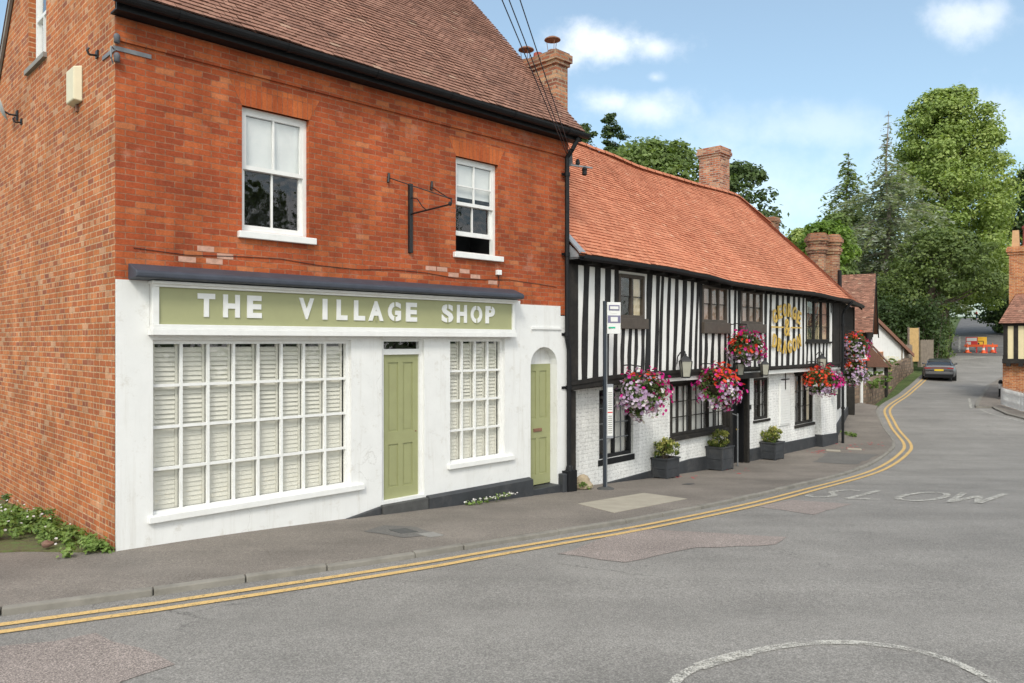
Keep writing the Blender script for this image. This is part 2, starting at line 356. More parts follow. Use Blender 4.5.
# ------------------------------------------------------------------ 2-D paths, sheets, ribbons
def smooth_path(pts, step=.35):
    out=[]; n=len(pts)
    for i in range(n-1):
        p0=Vector(pts[max(i-1,0)]); p1=Vector(pts[i]); p2=Vector(pts[i+1]); p3=Vector(pts[min(i+2,n-1)])
        m=max(1,int((p2-p1).length/step))
        for j in range(m):
            t=j/m
            out.append(.5*((2*p1)+(p2-p0)*t+(2*p0-5*p1+4*p2-p3)*t*t+(3*p1-p0-3*p2+p3)*t**3))
    out.append(Vector(pts[-1])); return out
def offset_path(path, d):        # d>0: to the right of the direction of travel
    out=[]
    for i,p in enumerate(path):
        a=path[max(i-1,0)]; b=path[min(i+1,len(path)-1)]; t=(b-a).normalized(); out.append(Vector((p.x+t.y*d,p.y-t.x*d)))
    return out
def ribbon(mb, path, w, off):
    L=offset_path(path,-w/2); Rr=offset_path(path,w/2)
    for i in range(len(path)-1):
        mb.face([(q.x,q.y,Pz(q.y)+off) for q in (L[i],Rr[i],Rr[i+1],L[i+1])])
def sheet(name, poly, off, mat, depth=0., step=.5, kind='structure', maxy=None):
    bm=bmesh.new(); vs=[bm.verts.new((p[0],p[1],0)) for p in poly]; f=bm.faces.new(vs)
    ys=[p[1] for p in poly]; bmesh.ops.triangulate(bm,faces=[f])
    y=math.floor(min(ys)/step)*step+step*.5
    while y<max(ys):
        bmesh.ops.bisect_plane(bm, geom=bm.verts[:]+bm.edges[:]+bm.faces[:], plane_co=(0,y,0), plane_no=(0,1,0)); 
        y+=step if y<70 else step*4
    bmesh.ops.recalc_face_normals(bm,faces=bm.faces[:])
    if bm.faces[:] and sum(f.normal.z for f in bm.faces)<0: bmesh.ops.reverse_faces(bm,faces=bm.faces[:])
    for v in bm.verts: v.co.z=Pz(v.co.y)+off
    if depth:
        be=[e for e in bm.edges if e.is_boundary]
        r=bmesh.ops.extrude_edge_only(bm,edges=be)
        for v in r['geom']:
            if isinstance(v,bmesh.types.BMVert): v.co.z-=depth
    me=bpy.data.meshes.new(name); bm.to_mesh(me); bm.free(); me.materials.append(MATS[mat])
    o=bpy.data.objects.new(name,me); COL.objects.link(o); return tag(o,kind=kind)

# ------------------------------------------------------------------ wall with openings (x along, z up), outward = -y
def wall(mb, x0, x1, top, bot, ops, y=0., rev=.1, mi=0, rmi=None, extra=()):
    topf = top if callable(top) else (lambda x: top)
    xs=sorted(set([x0,x1]+[a for o in ops for a in (o[0],o[1])]+list(extra)))
    xs=[x for x in xs if x0-1e-6<=x<=x1+1e-6]
    for a,b in zip(xs,xs[1:]):
        segs=[(bot,None)]; inside=sorted([o for o in ops if o[0]<=a+1e-6 and o[1]>=b-1e-6], key=lambda o:o[2])
        z=bot
        for o in inside:
            if o[2]>z: mb.face([(a,y,z),(b,y,z),(b,y,o[2]),(a,y,o[2])],mi=mi)
            z=o[3]
        mb.face([(a,y,z),(b,y,z),(b,y,topf(b)),(a,y,topf(a))],mi=mi)
    rm=mi if rmi is None else rmi
    for (a,b,c,d) in [o[:4] for o in ops]:
        mb.face([(a,y,c),(a,y,d),(a,y+rev,d),(a,y+rev,c)],mi=rm); mb.face([(b,y,d),(b,y,c),(b,y+rev,c),(b,y+rev,d)],mi=rm)
        mb.face([(a,y,d),(b,y,d),(b,y+rev,d),(a,y+rev,d)],mi=rm); mb.face([(b,y,c),(a,y,c),(a,y+rev,c),(b,y+rev,c)],mi=rm)
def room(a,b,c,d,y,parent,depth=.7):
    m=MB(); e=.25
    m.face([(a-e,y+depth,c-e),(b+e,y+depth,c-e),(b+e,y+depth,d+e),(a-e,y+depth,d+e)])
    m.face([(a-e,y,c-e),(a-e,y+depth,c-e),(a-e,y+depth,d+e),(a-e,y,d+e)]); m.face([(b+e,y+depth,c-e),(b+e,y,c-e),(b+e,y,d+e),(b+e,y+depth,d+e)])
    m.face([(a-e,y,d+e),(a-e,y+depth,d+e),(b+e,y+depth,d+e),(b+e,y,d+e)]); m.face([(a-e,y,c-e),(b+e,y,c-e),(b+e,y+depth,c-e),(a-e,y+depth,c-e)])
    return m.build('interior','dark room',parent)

def roof_tiles(mb, B, T, nu, nv, jit=.004, seed=1, lift=.021, base=True):
    """B(w), T(w): eave and ridge points for w in 0..1; every tile is a tilted quad with a front edge"""
    rnd=random.Random(seed)
    def pt(w,v): b=B(w); t=T(w); return b+(t-b)*v
    if base:
        n=24
        for i in range(n):
            a,b=i/n,(i+1)/n; q=[pt(a,0),pt(b,0),pt(b,1),pt(a,1)]; nn=(q[1]-q[0]).cross(q[3]-q[0]).normalized()
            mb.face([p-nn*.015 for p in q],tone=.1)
    wave=[rnd.uniform(0,6.28) for _ in range(6)]
    for k in range(nv):
        v0,v1=k/nv,min((k+1.12)/nv,1.0); off=(k%2)*.5
        for i in range(-1,nu):
            w0=max(0,(i+off+.012)/nu); w1=min(1,(i+1+off-.012)/nu)
            if w1-w0<.15/nu: continue
            q=[pt(w0,v0),pt(w1,v0),pt(w1,v1),pt(w0,v1)]
            n=(q[1]-q[0]).cross(q[3]-q[0]).normalized(); s=(q[3]-q[0]).normalized()
            uneven=.006*math.sin(w0*37+wave[0]+v0*5)+.010*math.sin(w0*9+v0*7+wave[1])
            l=lift+rnd.uniform(-jit,jit)+uneven; l2=l+rnd.uniform(-jit,jit)*.7; dz=s*(rnd.uniform(-.006,.006))
            a,b=q[0]+n*l+dz,q[1]+n*l2+dz; c,d=q[2]+n*(.004+uneven),q[3]+n*(.004+uneven)
            tn=min(1,max(0,rnd.gauss(.5,.15) if rnd.random()<.93 else rnd.random()))
            mb.face([a,b,c,d],tone=tn); mb.face([a-n*.018,b-n*.018,b,a],tone=.05)  # front edge toned dark, painting the shadow line below each course
def V(*a): return Vector(a)

# ================================================================== VILLAGE SHOP (local x along front, y into building)
A0=V(-4.5918,8.7904,0); RA=math.atan2(.70478,.70942)
MA=Matrix.Translation(A0)@Matrix.Rotation(RA,4,'Z')
def wa(x,y,z): return MA@V(x,y,z)
shop=empty('village_shop',A0,RA,'red brick village shop with white rendered shopfront, sage green doors and a brown tiled roof','shop')
LA=7.94; DA=6.2
def gab(s): return (6.37+1.13*(s+.137)) if s<3.05 else (9.97-1.08*(s-3.05))
W1=(1.53,2.50,3.835,5.47); W2=(5.176,6.132,3.865,5.44)
m=MB()
wall(m,0,LA,6.2,2.9,[W1,W2],0,.11)
m.face([(LA,0,-1.2),(LA,DA,-1.2),(LA,DA,gab(DA)-.08),(LA,3.05,gab(3.05)-.08),(LA,0,6.2)]); 
m.face([(LA,DA,-1.2),(0,DA,-1.2),(0,DA,6.3),(LA,DA,6.3)])
m.box(-.004,LA+.002,-.028,-.002,5.885,6.16)                       # over-sailing band below the eaves
m.build('wall','front brick',shop)
for x,z in ((.72,3.375),(.95,3.525),(1.06,3.375),(1.2,3.45),(4.55,3.525),(4.78,3.525),(5.02,3.45),(5.26,3.525),(5.5,3.45),(5.9,3.375)): m=MB(); m.box(x,x+.212,-.004,.02,z+.004,z+.07); m.build('repair_brick','pale brick',shop)
for wdw in (W1,W2):
    m=MB(); a,b,c,d=wdw; m.prism_y([(a,d),(b,d),(b+.16,d+.30),(a-.16,d+.30)],-.004,.05)
    m.build('window_arch','arch brick',shop)
m=MB(); wall(m,0,DA,lambda x:gab(DA-x)-.07,-1.2,[(DA-3.95,DA-2.95,6.53,7.95)],0,.11,extra=(DA-3.05,))
m.v=[(y,DA-x,z) for x,y,z in m.v]
m.build('side_wall','side brick',shop)
# shopfront render with its openings
SW1=(.41,3.162,.325,2.42); D1=(3.70,4.50,.0,2.43); SW2=(5.03,6.265,.42,2.45); D2=(6.915,7.63,-.24,1.98)
m=MB(); wall(m,0.004,6.65,3.12,-1.2,[SW1,D1,SW2],-.03,.13)
ar=[]; n=10; cx=(D2[0]+D2[1])/2; rx=(D2[1]-D2[0])/2
for i in range(n+1):
    t=math.pi*(1-i/n); ar.append((cx+rx*math.cos(t),1.98+.32*math.sin(t)))
wall(m,6.65,D2[0],3.06,-1.2,[],-.03); wall(m,D2[1],7.72,3.06,-1.2,[],-.03); wall(m,7.72,LA,2.88,-1.2,[],-.03)
for (a,b),(c,d) in zip(ar,ar[1:]):
    m.face([(a,-.03,b),(c,-.03,d),(c,-.03,3.06),(a,-.03,3.06)]); m.face([(a,-.03,b),(a,.17,b),(c,.17,d),(c,-.03,d)])
m.face([(D2[0],-.03,-1.2),(D2[0],-.03,1.98),(D2[0],.17,1.98),(D2[0],.17,-1.2)]); m.face([(D2[1],-.03,1.98),(D2[1],-.03,-1.2),(D2[1],.17,-1.2),(D2[1],.17,1.98)])
m.face([(a,.15,b) for a,b in ar])                                   # white tympanum in the arch
m.box(6.93,7.72,-.055,-.031,2.62,2.66)                              # drip ledge
m.face([(.004,-.03,-1.2),(.004,-.03,3.12),(.004,0,3.12),(.004,0,-1.2)]); m.face([(.004,-.03,3.12),(6.65,-.03,3.12),(6.65,0,3.12),(.004,0,3.12)])
m.face([(6.65,-.03,3.06),(7.72,-.03,3.06),(7.72,0,3.06),(6.65,0,3.06)]); m.face([(7.72,-.03,2.88),(7.72,-.03,3.06),(7.72,0,3.06),(7.72,0,2.88)][::-1])
m.build('shopfront','white render',shop)
# plinth and steps
m=MB()
m.hexa([(2.95,-.09,-.6),(3.66,-.09,-.6),(3.66,.0,-.6),(2.95,.0,-.6),(2.95,-.085,-.165),(3.66,-.085,-.06),(3.66,-.031,-.055),(2.95,-.031,-.16)])
m.box(4.53,6.88,-.13,-.031,-1,-.06); m.prism_x([(-.13,-.06),(-.031,-.06),(-.031,-.02)][::-1],4.53,6.88)
m.box(7.655,7.80,-.16,-.031,-1,-.06)
m.build('plinth','plinth paint',shop,bevel=.012)
m=MB(); m.box(3.67,4.52,-.12,.10,-.5,-.045); m.build('step','drain dark',shop,bevel=.012)
m=MB(); m.box(6.88,7.655,-.10,.17,-.9,-.255); m.build('step','plinth paint',shop,bevel=.012)
# doors
def panel_door(x0,x1,z0,z1,y,panels,name='door'):
    m=MB(); st=.105; d=.045
    w=x1-x0
    m.box(x0,x0+st,y,y+d,z0,z1); m.box(x1-st,x1,y,y+d,z0,z1); xm=(x0+x1)/2
    zs=sorted(set([z0,z1]+[p for q in panels for p in q]))
    prev=z0
    for (a,b) in panels:
        m.box(x0+st,x1-st,y,y+d,prev,a); prev=b
        m.box(xm-.045,xm+.045,y,y+d,a,b)
        for u,v in ((x0+st,xm-.045),(xm+.045,x1-st)):
            m.box(u,v,y+.016,y+d-.004,a,b)
            m.box(u+.03,v-.03,y+.010,y+.0155,a+.03,b-.03)
    m.box(x0+st,x1-st,y,y+d,prev,z1)
    return m.build(name,'sage door',shop)
d=panel_door(3.765,4.44,.0,2.20,.055,[(.17,.83),(1.02,2.08)]); d['label']='wider sage green panelled shop door under a dark transom light'
m=MB(); m.cyl((4.395,.055,1.0),(4.395,.047,1.0),.012,n=8); m.build('keyhole','rust',d)
m=MB(); m.box(3.70,3.765,.02,.1,-.04,2.43); m.box(4.44,4.50,.02,.1,-.04,2.43); m.box(3.765,4.44,.02,.1,2.20,2.285); m.box(3.765,4.44,.02,.1,2.40,2.43)
m.build('door_frame','white gloss paint',shop)
m=MB(); m.face([(3.765,.06,2.285),(4.44,.06,2.285),(4.44,.06,2.40),(3.765,.06,2.40)]); tr=m.build('transom_window','window glass',shop)
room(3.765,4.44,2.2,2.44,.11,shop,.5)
d=panel_door(6.93,7.62,-.235,1.985,.14,[(-.05,.62),(.98,1.86)]); d['label']='narrower sage green door with a letterbox under a white arch'
m=MB(); m.box(7.16,7.38,.125,.139,.74,.80); m.box(7.185,7.355,.118,.125,.755,.785); m.build('letterbox','rust',d)
# shop windows with louvred shutters
def shop_window(o,ncol,nrow,label):
    a,b,c,d=o; y=.03
    m=MB(); fr=.05
    m.box(a,a+fr*.5,y,y+.07,c,d); m.box(b-fr,b,y,y+.07,c,d); m.box(a+fr*.5,b-fr,y,y+.07,c,c+fr*.6); m.box(a+fr*.5,b-fr,y,y+.07,d-fr,d)
    w=m.build('shop_window','white gloss paint',shop); w['label']=label
    a2,b2,c2,d2=a+fr*.5,b-fr,c+fr*.6,d-fr
    m=MB(); t=.034
    xs=[a2+(b2-a2)*i/ncol for i in range(ncol+1)]; zs=[c2+(d2-c2)*i/nrow for i in range(nrow+1)]
    for x in xs[1:-1]: m.box(x-t/2,x+t/2,y+.006,y+.05,c2,d2)
    for z in zs[1:-1]:
        for i in range(ncol): m.box(xs[i]+(t/2 if i else 0),xs[i+1]-(t/2 if i<ncol-1 else 0),y+.009,y+.048,z-t/2,z+t/2)
    m.build('glazing_bars','white gloss paint',w)
    m=MB(); rr=random.Random(3)
    for i in range(ncol):
        for j in range(nrow):
            e=[rr.uniform(-.004,.004) for _ in range(3)]
            m.face([(xs[i],y+.04+e[0],zs[j]),(xs[i+1],y+.04+e[1],zs[j]),(xs[i+1],y+.04+e[2],zs[j+1]),(xs[i],y+.04+e[0]+e[2]-e[1],zs[j+1])])
    m.build('pane','shop glass',w)
    m=MB(); ys=y+.10; sp=.058; rr=random.Random(8)
    for i in range(ncol):
        u,v=xs[i]+.012,xs[i+1]-.012
        m.box(u,u+.035,ys-.012,ys+.02,c2,d2); m.box(v-.035,v,ys-.012,ys+.02,c2,d2)
        z=c2+.03; k_=0
        while z<d2-.02:
            hi=z>c2+(d2-c2)*.5
            an=R(112+rr.uniform(-6,6)) if hi else R(101+rr.uniform(-3,3))
            L_=.031; dy=math.cos(an)*L_; dz=math.sin(an)*L_
            m.hexa([(u+.037,ys+dy-.003,z-dz),(v-.037,ys+dy-.003,z-dz),(v-.037,ys-dy-.003,z+dz),(u+.037,ys-dy-.003,z+dz),(u+.037,ys+dy+.003,z-dz+.004),(v-.037,ys+dy+.003,z-dz+.004),(v-.037,ys-dy+.003,z+dz+.004),(u+.037,ys-dy+.003,z+dz+.004)][0:8])
            z+=sp
    m.build('shutter','slat white',w)
    m=MB(); m.box(a-.06,b+.20,-.09,y+.01,c-.085,c-.002); m.build('sill','white gloss paint',w,bevel=.008)
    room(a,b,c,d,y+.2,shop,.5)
shop_window(SW1,8,4,'wide shop window of eight by four panes with white louvred shutters inside')
shop_window(SW2,4,4,'narrow shop window of four by four panes with white louvred shutters inside')
# sash windows upstairs
def sash(o,label,blind_to,open_=0.,y=.075,hor=False):
    a,b,c,d=o; m=MB(); f=.05
    m.box(a,a+f,y,y+.09,c,d); m.box(b-f,b,y,y+.09,c,d); m.box(a+f,b-f,y,y+.09,d-f,d); m.box(a+f,b-f,y,y+.09,c,c+.03)
    w=m.build('sash_window','white gloss paint',shop); w['label']=label
    mid=c+(d-c)*.52; a2,b2=a+f,b-f; s=.042; xm=(a2+b2)/2
    def frame(z0,z1,yy,bars,bot=.055):
        m=MB(); m.box(a2,a2+s,yy,yy+.04,z0,z1); m.box(b2-s,b2,yy,yy+.04,z0,z1); m.box(a2+s,b2-s,yy,yy+.04,z1-s,z1); m.box(a2+s,b2-s,yy,yy+.04,z0,z0+bot)
        m.box(xm-.012,xm+.012,yy+.004,yy+.036,z0+bot,z1-s)
        if bars: m.box(a2+s,xm-.012,yy+.006,yy+.034,z0+bot+(z1-z0)*.36,z0+bot+(z1-z0)*.36+.022); m.box(xm+.012,b2-s,yy+.006,yy+.034,z0+bot+(z1-z0)*.36,z0+bot+(z1-z0)*.36+.022)
        q=m.build('sash','white gloss paint',w)
        m=MB(); m.face([(a2+s,yy+.02,z0+bot),(b2-s,yy+.02,z0+bot),(b2-s,yy+.022,z1-s),(a2+s,yy+.02,z1-s)]); m.build('pane','window glass',w)
    frame(mid-.02,d-f,y+.005,hor); frame(c+.03+open_,mid+.02+open_*.0 if not open_ else mid+.02,y+.05,False,.075)
    m=MB(); m.face([(a2,y+.098,blind_to),(b2,y+.098,blind_to),(b2,y+.05,d-.1),(a2,y+.05,d-.1)]); m.build('blind','blind',w)
    m=MB(); m.box(a-.06,b+.09,-.06,y+.03,c-.09,c-.001); m.build('sill','white gloss paint',w,bevel=.008)
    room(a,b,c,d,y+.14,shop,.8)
sash(W1,'white upstairs sash window with a pale blind in its top half',W1[2]+.9)
sash(W2,'white upstairs sash window with its lower sash raised a little',W2[2]+.95,.27,hor=True)
# attic window in the gable (mostly out of frame): local wall faces -x
m=MB(); f=.07
for q in ((2.95,3.02,6.53,7.95),(3.70,3.77,6.53,7.95)): m.box(.06,.13,q[0],q[1],q[2],q[3])
m.box(.06,.13,3.02,3.70,6.53,6.60); m.box(.06,.13,3.02,3.70,7.2,7.25); m.box(.06,.13,3.33,3.36,6.60,7.2)
w=m.build('attic_window','white gloss paint',shop)
m=MB(); m.face([(.1,3.70,6.6),(.1,3.02,6.6),(.1,3.02,7.95),(.1,3.70,7.95)]); m.build('pane','window glass',w)
m=MB(); m.box(-.05,.06,2.9,4.0,6.46,6.529); m.build('sill','stone grey',w)
m=MB(); m.face([(.35,4.2,6.3),(.35,2.7,6.3),(.35,2.7,8.2),(.35,4.2,8.2)]); m.build('interior','blind',shop)
# lead-covered cornice
m=MB(); m.prism_x([(-.03,3.121),(-.29,3.135),(-.31,3.15),(-.31,3.20),(-.28,3.225),(-.03,3.315)][::-1],.13,6.47); m.build('cornice','lead dark',shop,bevel=.012)
# roof
m=MB()
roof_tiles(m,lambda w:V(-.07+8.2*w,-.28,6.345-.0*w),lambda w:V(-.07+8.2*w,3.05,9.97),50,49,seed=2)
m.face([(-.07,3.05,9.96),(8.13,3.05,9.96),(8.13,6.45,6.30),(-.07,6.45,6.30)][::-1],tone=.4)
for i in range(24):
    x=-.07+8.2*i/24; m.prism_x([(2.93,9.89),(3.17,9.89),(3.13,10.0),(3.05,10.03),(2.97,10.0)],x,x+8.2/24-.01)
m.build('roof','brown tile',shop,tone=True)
for xx in (-.055,8.075):
    m=MB()
    m.hexa([(xx,-.28,6.24),(xx+.04,-.28,6.24),(xx+.04,3.05,9.87),(xx,3.05,9.87),(xx,-.28,6.33),(xx+.04,-.28,6.33),(xx+.04,3.05,9.955),(xx,3.05,9.955)])
    m.hexa([(xx,3.05,9.86),(xx+.04,3.05,9.86),(xx+.04,6.4,6.22),(xx,6.4,6.22),(xx,3.05,9.95),(xx+.04,3.05,9.95),(xx+.04,6.4,6.32),(xx,6.4,6.32)])
    m.build('verge','stone grey',shop)
m=MB(); m.box(-.05,8.1,-.22,-.19,6.165,6.32); m.box(-.05,8.1,-.19,-.002,6.17,6.19); m.build('fascia_board','black paint',shop)
m=MB(); g=[(-.30+.075*math.cos(t),6.30+.085*math.sin(t)) for t in [math.pi+math.pi*i/8 for i in range(9)]]
for (a,b),(c,d_) in zip(g,g[1:]): m.face([(-.1,a,b),(8.19,a,b),(8.19,c,d_),(-.1,c,d_)][::-1])
for xx in (-.1,8.19): m.face([(xx,a,b) for a,b in g])
for i in range(6):
    x=.6+i*1.4; gg=[(-.30+.085*math.cos(t),6.30+.095*math.sin(t)) for t in [math.pi+math.pi*i/8 for i in range(9)]]
    for (a,b),(c,d_) in zip(gg,gg[1:]): m.face([(x,a,b),(x+.06,a,b),(x+.06,c,d_),(x,c,d_)][::-1])
m.build('gutter','black paint',shop)
m=MB(); px=7.84
m.tube([(px+.1,-.28,6.2),(px+.02,-.2,5.98),(px,-.09,5.85),(px,-.09,2.45)],.042,10); m.tube([(px,-.09,2.45),(px+.05,-.09,2.25),(px+.05,-.09,-.05)],.042,10)
for z in (5.5,4.0,2.5,1.5): m.cyl((px+(.05 if z<2.3 else 0),-.09,z),(px+(.05 if z<2.3 else 0),-.09,z+.07),.056,n=10); m.box(px-.09,px+.12,-.05,-.031,z+.01,z+.06)
m.box(px-.08,px+.17,-.19,-.035,-1.,-.02); m.lathe([(.075,-.02),(.06,.05),(.045,.08)],(px+.05,-.10,-.0),10)
m.build('downpipe','black paint',shop,smooth=False)
# end chimney
m=MB(); cx0,cx1,cy0,cy1=8.15,8.50,.47,1.72
m.box(cx0,cx1,cy0,cy1,2.0,7.85); m.box(cx0-.035,cx1+.035,cy0-.035,cy1+.035,7.85,7.925); m.box(cx0-.07,cx1+.07,cy0-.07,cy1+.07,7.925,8.075); m.box(cx0-.03,cx1+.03,cy0-.03,cy1+.03,8.075,8.12)
ch=m.build('chimney','stack brick',shop)
for cy in (.72,1.45):
    m=MB(); m.lathe([(.10,0),(.10,.07),(.085,.09)],(8.325,cy,8.12),10)
    for a in range(3):
        t=a*2.1; m.cyl((8.325+.09*math.cos(t),cy+.09*math.sin(t),8.2),(8.325+.12*math.cos(t),cy+.12*math.sin(t),8.42),.006,n=5)
    m.lathe([(.165,0),(.16,.02),(.09,.06),(0.01,.075)],(8.325,cy,8.41),14); m.build('chimney_cowl','rust',ch)
m=MB(); m.lathe([(.1,0),(.09,.12),(.07,.13)],(8.3,1.09,8.12),10); m.build('chimney_pot','clay pot red',ch)

# ---- things fixed to the shop
def text_mb(chars, depth, mi=0, bold=.03):
    """list of (char, x0, x1, z0, z1, y) -> geometry of each glyph scaled into its own box"""
    m=MB()
    for c,x0,x1,z0,z1,y in chars:
        cu=bpy.data.curves.new('glyph','FONT'); cu.body=c; cu.size=1; cu.offset=bold; cu.extrude=.5; cu.resolution_u=4
        o=bpy.data.objects.new('glyph',cu); COL.objects.link(o); dg=bpy.context.evaluated_depsgraph_get(); me=bpy.data.meshes.new_from_object(o.evaluated_get(dg))
        xs=[v.co.x for v in me.vertices]; ys=[v.co.y for v in me.vertices]; a,b,cc,d=min(xs),max(xs),min(ys),max(ys)
        base=len(m.v)
        for v in me.vertices: m.v.append((x0+(v.co.x-a)/(b-a)*(x1-x0), y-depth*(v.co.z+.5), z0+(v.co.y-cc)/(d-cc)*(z1-z0)))
        for p in me.polygons: m.f.append(tuple(base+i for i in p.vertices)); m.mi.append(mi); m.tn.append(.5)
        bpy.data.objects.remove(o); bpy.data.curves.remove(cu); bpy.data.meshes.remove(me)
    return m
sign=empty('shop_sign',A0,RA,'long sage green fascia sign reading THE VILLAGE SHOP in white letters above the shopfront','sign')
m=MB(); m.box(.447,6.36,-.105,-.031,2.605,3.05); m.build('sign_board','sage paint',sign)
m=MB(); m.box(.37,.447,-.135,-.031,2.605,3.05); m.box(6.36,6.42,-.135,-.031,2.605,3.05); m.box(.37,6.42,-.155,-.031,2.55,2.605); m.box(.35,6.44,-.17,-.031,2.475,2.55); m.box(.37,6.42,-.145,-.031,3.05,3.12); m.box(.35,6.44,-.19,-.031,3.085,3.119)
m.build('sign_frame','white gloss paint',sign,bevel=.006)
LT=[('T',.907,1.126),('H',1.229,1.447),('E',1.545,1.745),('V',2.283,2.511),('I',2.645,2.72),('L',2.868,3.045),('L',3.155,3.342),('A',3.405,3.665),('G',3.748,3.985),('E',4.081,4.291),('S',4.785,5.022),('H',5.103,5.315),('O',5.40,5.655),('P',5.731,5.945)]
for c,a,b in LT: text_mb([(c,a,b,2.705,2.995,-.106)],.014,bold=.045).build('letter','white gloss paint',sign)
for x,z0,z1 in ((3.535,2.70,2.78),(3.87,2.93,3.0),(3.87,2.70,2.77),(4.905,2.93,3.0),(4.905,2.70,2.77),(5.53,2.93,3.0),(5.53,2.70,2.77),(5.86,2.95,3.0)): m=MB(); m.box(x-.011,x+.011,-.123,-.104,z0,z1); m.build('stencil_bridge','sage paint',sign)


b=empty('sign_bracket',A0,RA,'black wrought iron sign bracket without a sign between the upstairs windows of the brick shop','bracket')
m=MB(); m.box(4.20,4.265,-.05,-.001,3.77,4.84); m.build('wall_bar','iron',b,bevel=.004)
m=MB(); m.cyl((4.235,-.05,4.37),(4.235,-.95,4.40),.014,n=8); m.tube([(4.235,-.05,4.62),(4.235,-.2,4.58),(4.235,-.32,4.45),(4.235,-.42,4.385)],.008); m.lathe([(.02,-.03),(.03,0),(.02,.03)],(4.235,-.97,4.41),8)
m.build('arm','iron',b)
m=MB(); m.cyl((3.83,-.0,4.88),(4.235,-.93,4.50),.009,n=6); m.cyl((4.66,-.0,4.86),(4.235,-.93,4.50),.009,n=6); m.tube([(4.235,-.93,4.50),(4.235,-1.0,4.48),(4.235,-1.0,4.41),(4.235,-.95,4.39)],.012)
for x in (3.83,4.66): m.cyl((x-.02,-.03,4.80),(x+.01,-.01,4.94),.02,n=6)
m.build('stay_rod','iron',b)
def onleft(name,label,cat,s,z,group=None): return empty(name,tuple(wa(0,s,z)),RA,label,cat,group)
b=onleft('alarm_box','cream plastic alarm box high on the brick side wall','alarm box',1.42,5.69)
m=MB(); m.hexa([(-.10,-.16,-.22),(-.002,-.2,-.24),(-.002,.2,-.24),(-.10,.16,-.22),(-.10,-.16,.2),(-.002,-.2,.22),(-.002,.2,.22),(-.10,.16,.2)]); m.build('casing','alarm cream',b,bevel=.015)
m=MB(); m.box(-.03,-.002,-.03,.03,-.33,-.245); m.build('cable_entry','rust',b)
b=onleft('satellite_dish','small grey satellite dish at the far end of the brick side wall','satellite dish',4.7,6.06); b.scale=(.75,.75,.75)
m=MB(); m.lathe([(.01,.0),(.15,.02),(.26,.065),(.275,.075),(.26,.08),(.14,.035),(.01,.015)],(0,0,0),20); mm=Matrix.Translation((-.32,0,.02))@Matrix.Rotation(R(75),4,'Z')@Matrix.Rotation(R(72),4,'X')
m.v=[tuple(mm@Vector(p)) for p in m.v]; m.build('dish','dish grey',b,smooth=True)
m=MB(); m.tube([(-.002,-.12,-.1),(-.15,-.1,-.1),(-.3,0,0)],.02,8); m.box(-.03,-.002,-.18,-.06,-.2,0); m.build('mount','iron',b)
for s,z,l in ((.62,5.87,'small rusty wall hook to the right of the cream alarm box'),(4.35,5.82,'small rusty wall hook below the satellite dish')):
    b=onleft('wall_hook',l,'hook',s,z); m=MB(); m.box(-.02,-.002,-.04,.04,-.03,.06); m.build('plate','iron',b); m=MB(); m.tube([(-.02,0,0),(-.10,0,-.01),(-.12,0,.04),(-.1,0,.07)],.014,6); m.build('hook','iron',b)
b=empty('insulator_bracket',tuple(wa(0,0,5.8)),RA,'old iron cable bracket with grey insulators wrapped round the top brick corner','bracket')
m=MB(); m.box(-.02,.40,-.012,-.001,-.03,.02); m.box(-.014,-.001,-.02,.42,-.045,.0); m.tube([(-.02,-.02,-.02),(-.06,-.06,-.02),(-.06,-.06,-.14),(-.03,-.03,-.2)],.01); m.build('strap','steel',b)
for z,t in ((.09,'i'),(-.13,'j')):
    m=MB(); m.lathe([(.02,-.05),(.034,-.045),(.03,0),(.038,.015),(.03,.045),(.015,.06)],(.005,-.05,z),10); m.build('insulator','zinc',b,smooth=True)
b=empty('sensor_box',tuple(wa(6.12,0,3.58)),RA,'small white sensor box with a hanging cable below the right-hand sash window sill','sensor'); m=MB(); m.box(-.05,.05,-.06,-.001,-.035,.05); m.build('casing','white gloss paint',b,bevel=.006)
m=MB(); m.tube([(0,-.02,-.035),(.03,-.012,-.16),(.0,-.012,-.24)],.006); m.build('cable','iron',b)
m=MB(); pts=[(.2+i*.62,-.008,3.50-.03*math.sin(i*1.7)-.012*i*.4) for i in range(13)]; m.tube(pts,.004,5); o=m.build('wall_cable','iron'); o.location=A0; o.rotation_euler=(0,0,RA); tag(o,'thin black cable clipped along the brickwork just above the shop cornice','cable')
# fixtures at the eaves corner by the pub, and the overhead cables
b=empty('cable_bracket',tuple(wa(7.98,-.05,5.72)),RA,'grey iron cable bracket with hanging insulators beside the top of the downpipe','bracket')
m=MB(); m.bar((0,0,.02),(.35,-.25,-.02),.03,.03); m.bar((0,0,.0),(.1,.1,.35),.09,.02); m.build('arm','steel',b)
m=MB(); m.lathe([(.02,-.12),(.05,-.1),(.045,-.03),(.055,.0),(.03,.04)],(.2,-.18,-.06),10); m.lathe([(.02,-.1),(.045,-.08),(.04,-.02),(.02,.02)],(.12,-.08,.12),10); m.build('insulator','black paint',b)
for i,(dx,dz) in enumerate(((0,0),(.16,.05),(-.12,.02))):
    m=MB(); p0=wa(7.86+dx*.5,-.12,5.9); p1=V(-3.8+dx*2.5,-6,10.3+dz*3)
    pts=[p0+(p1-p0)*t-V(0,0,.25*math.sin(math.pi*t)) for t in [j/14 for j in range(15)]]; m.tube(pts,.008,5)
    o=m.build('overhead_cable','iron'); tag(o,'thin black overhead cable running up from the shop eaves into the sky','cable','overhead cables rising from the shop eaves')

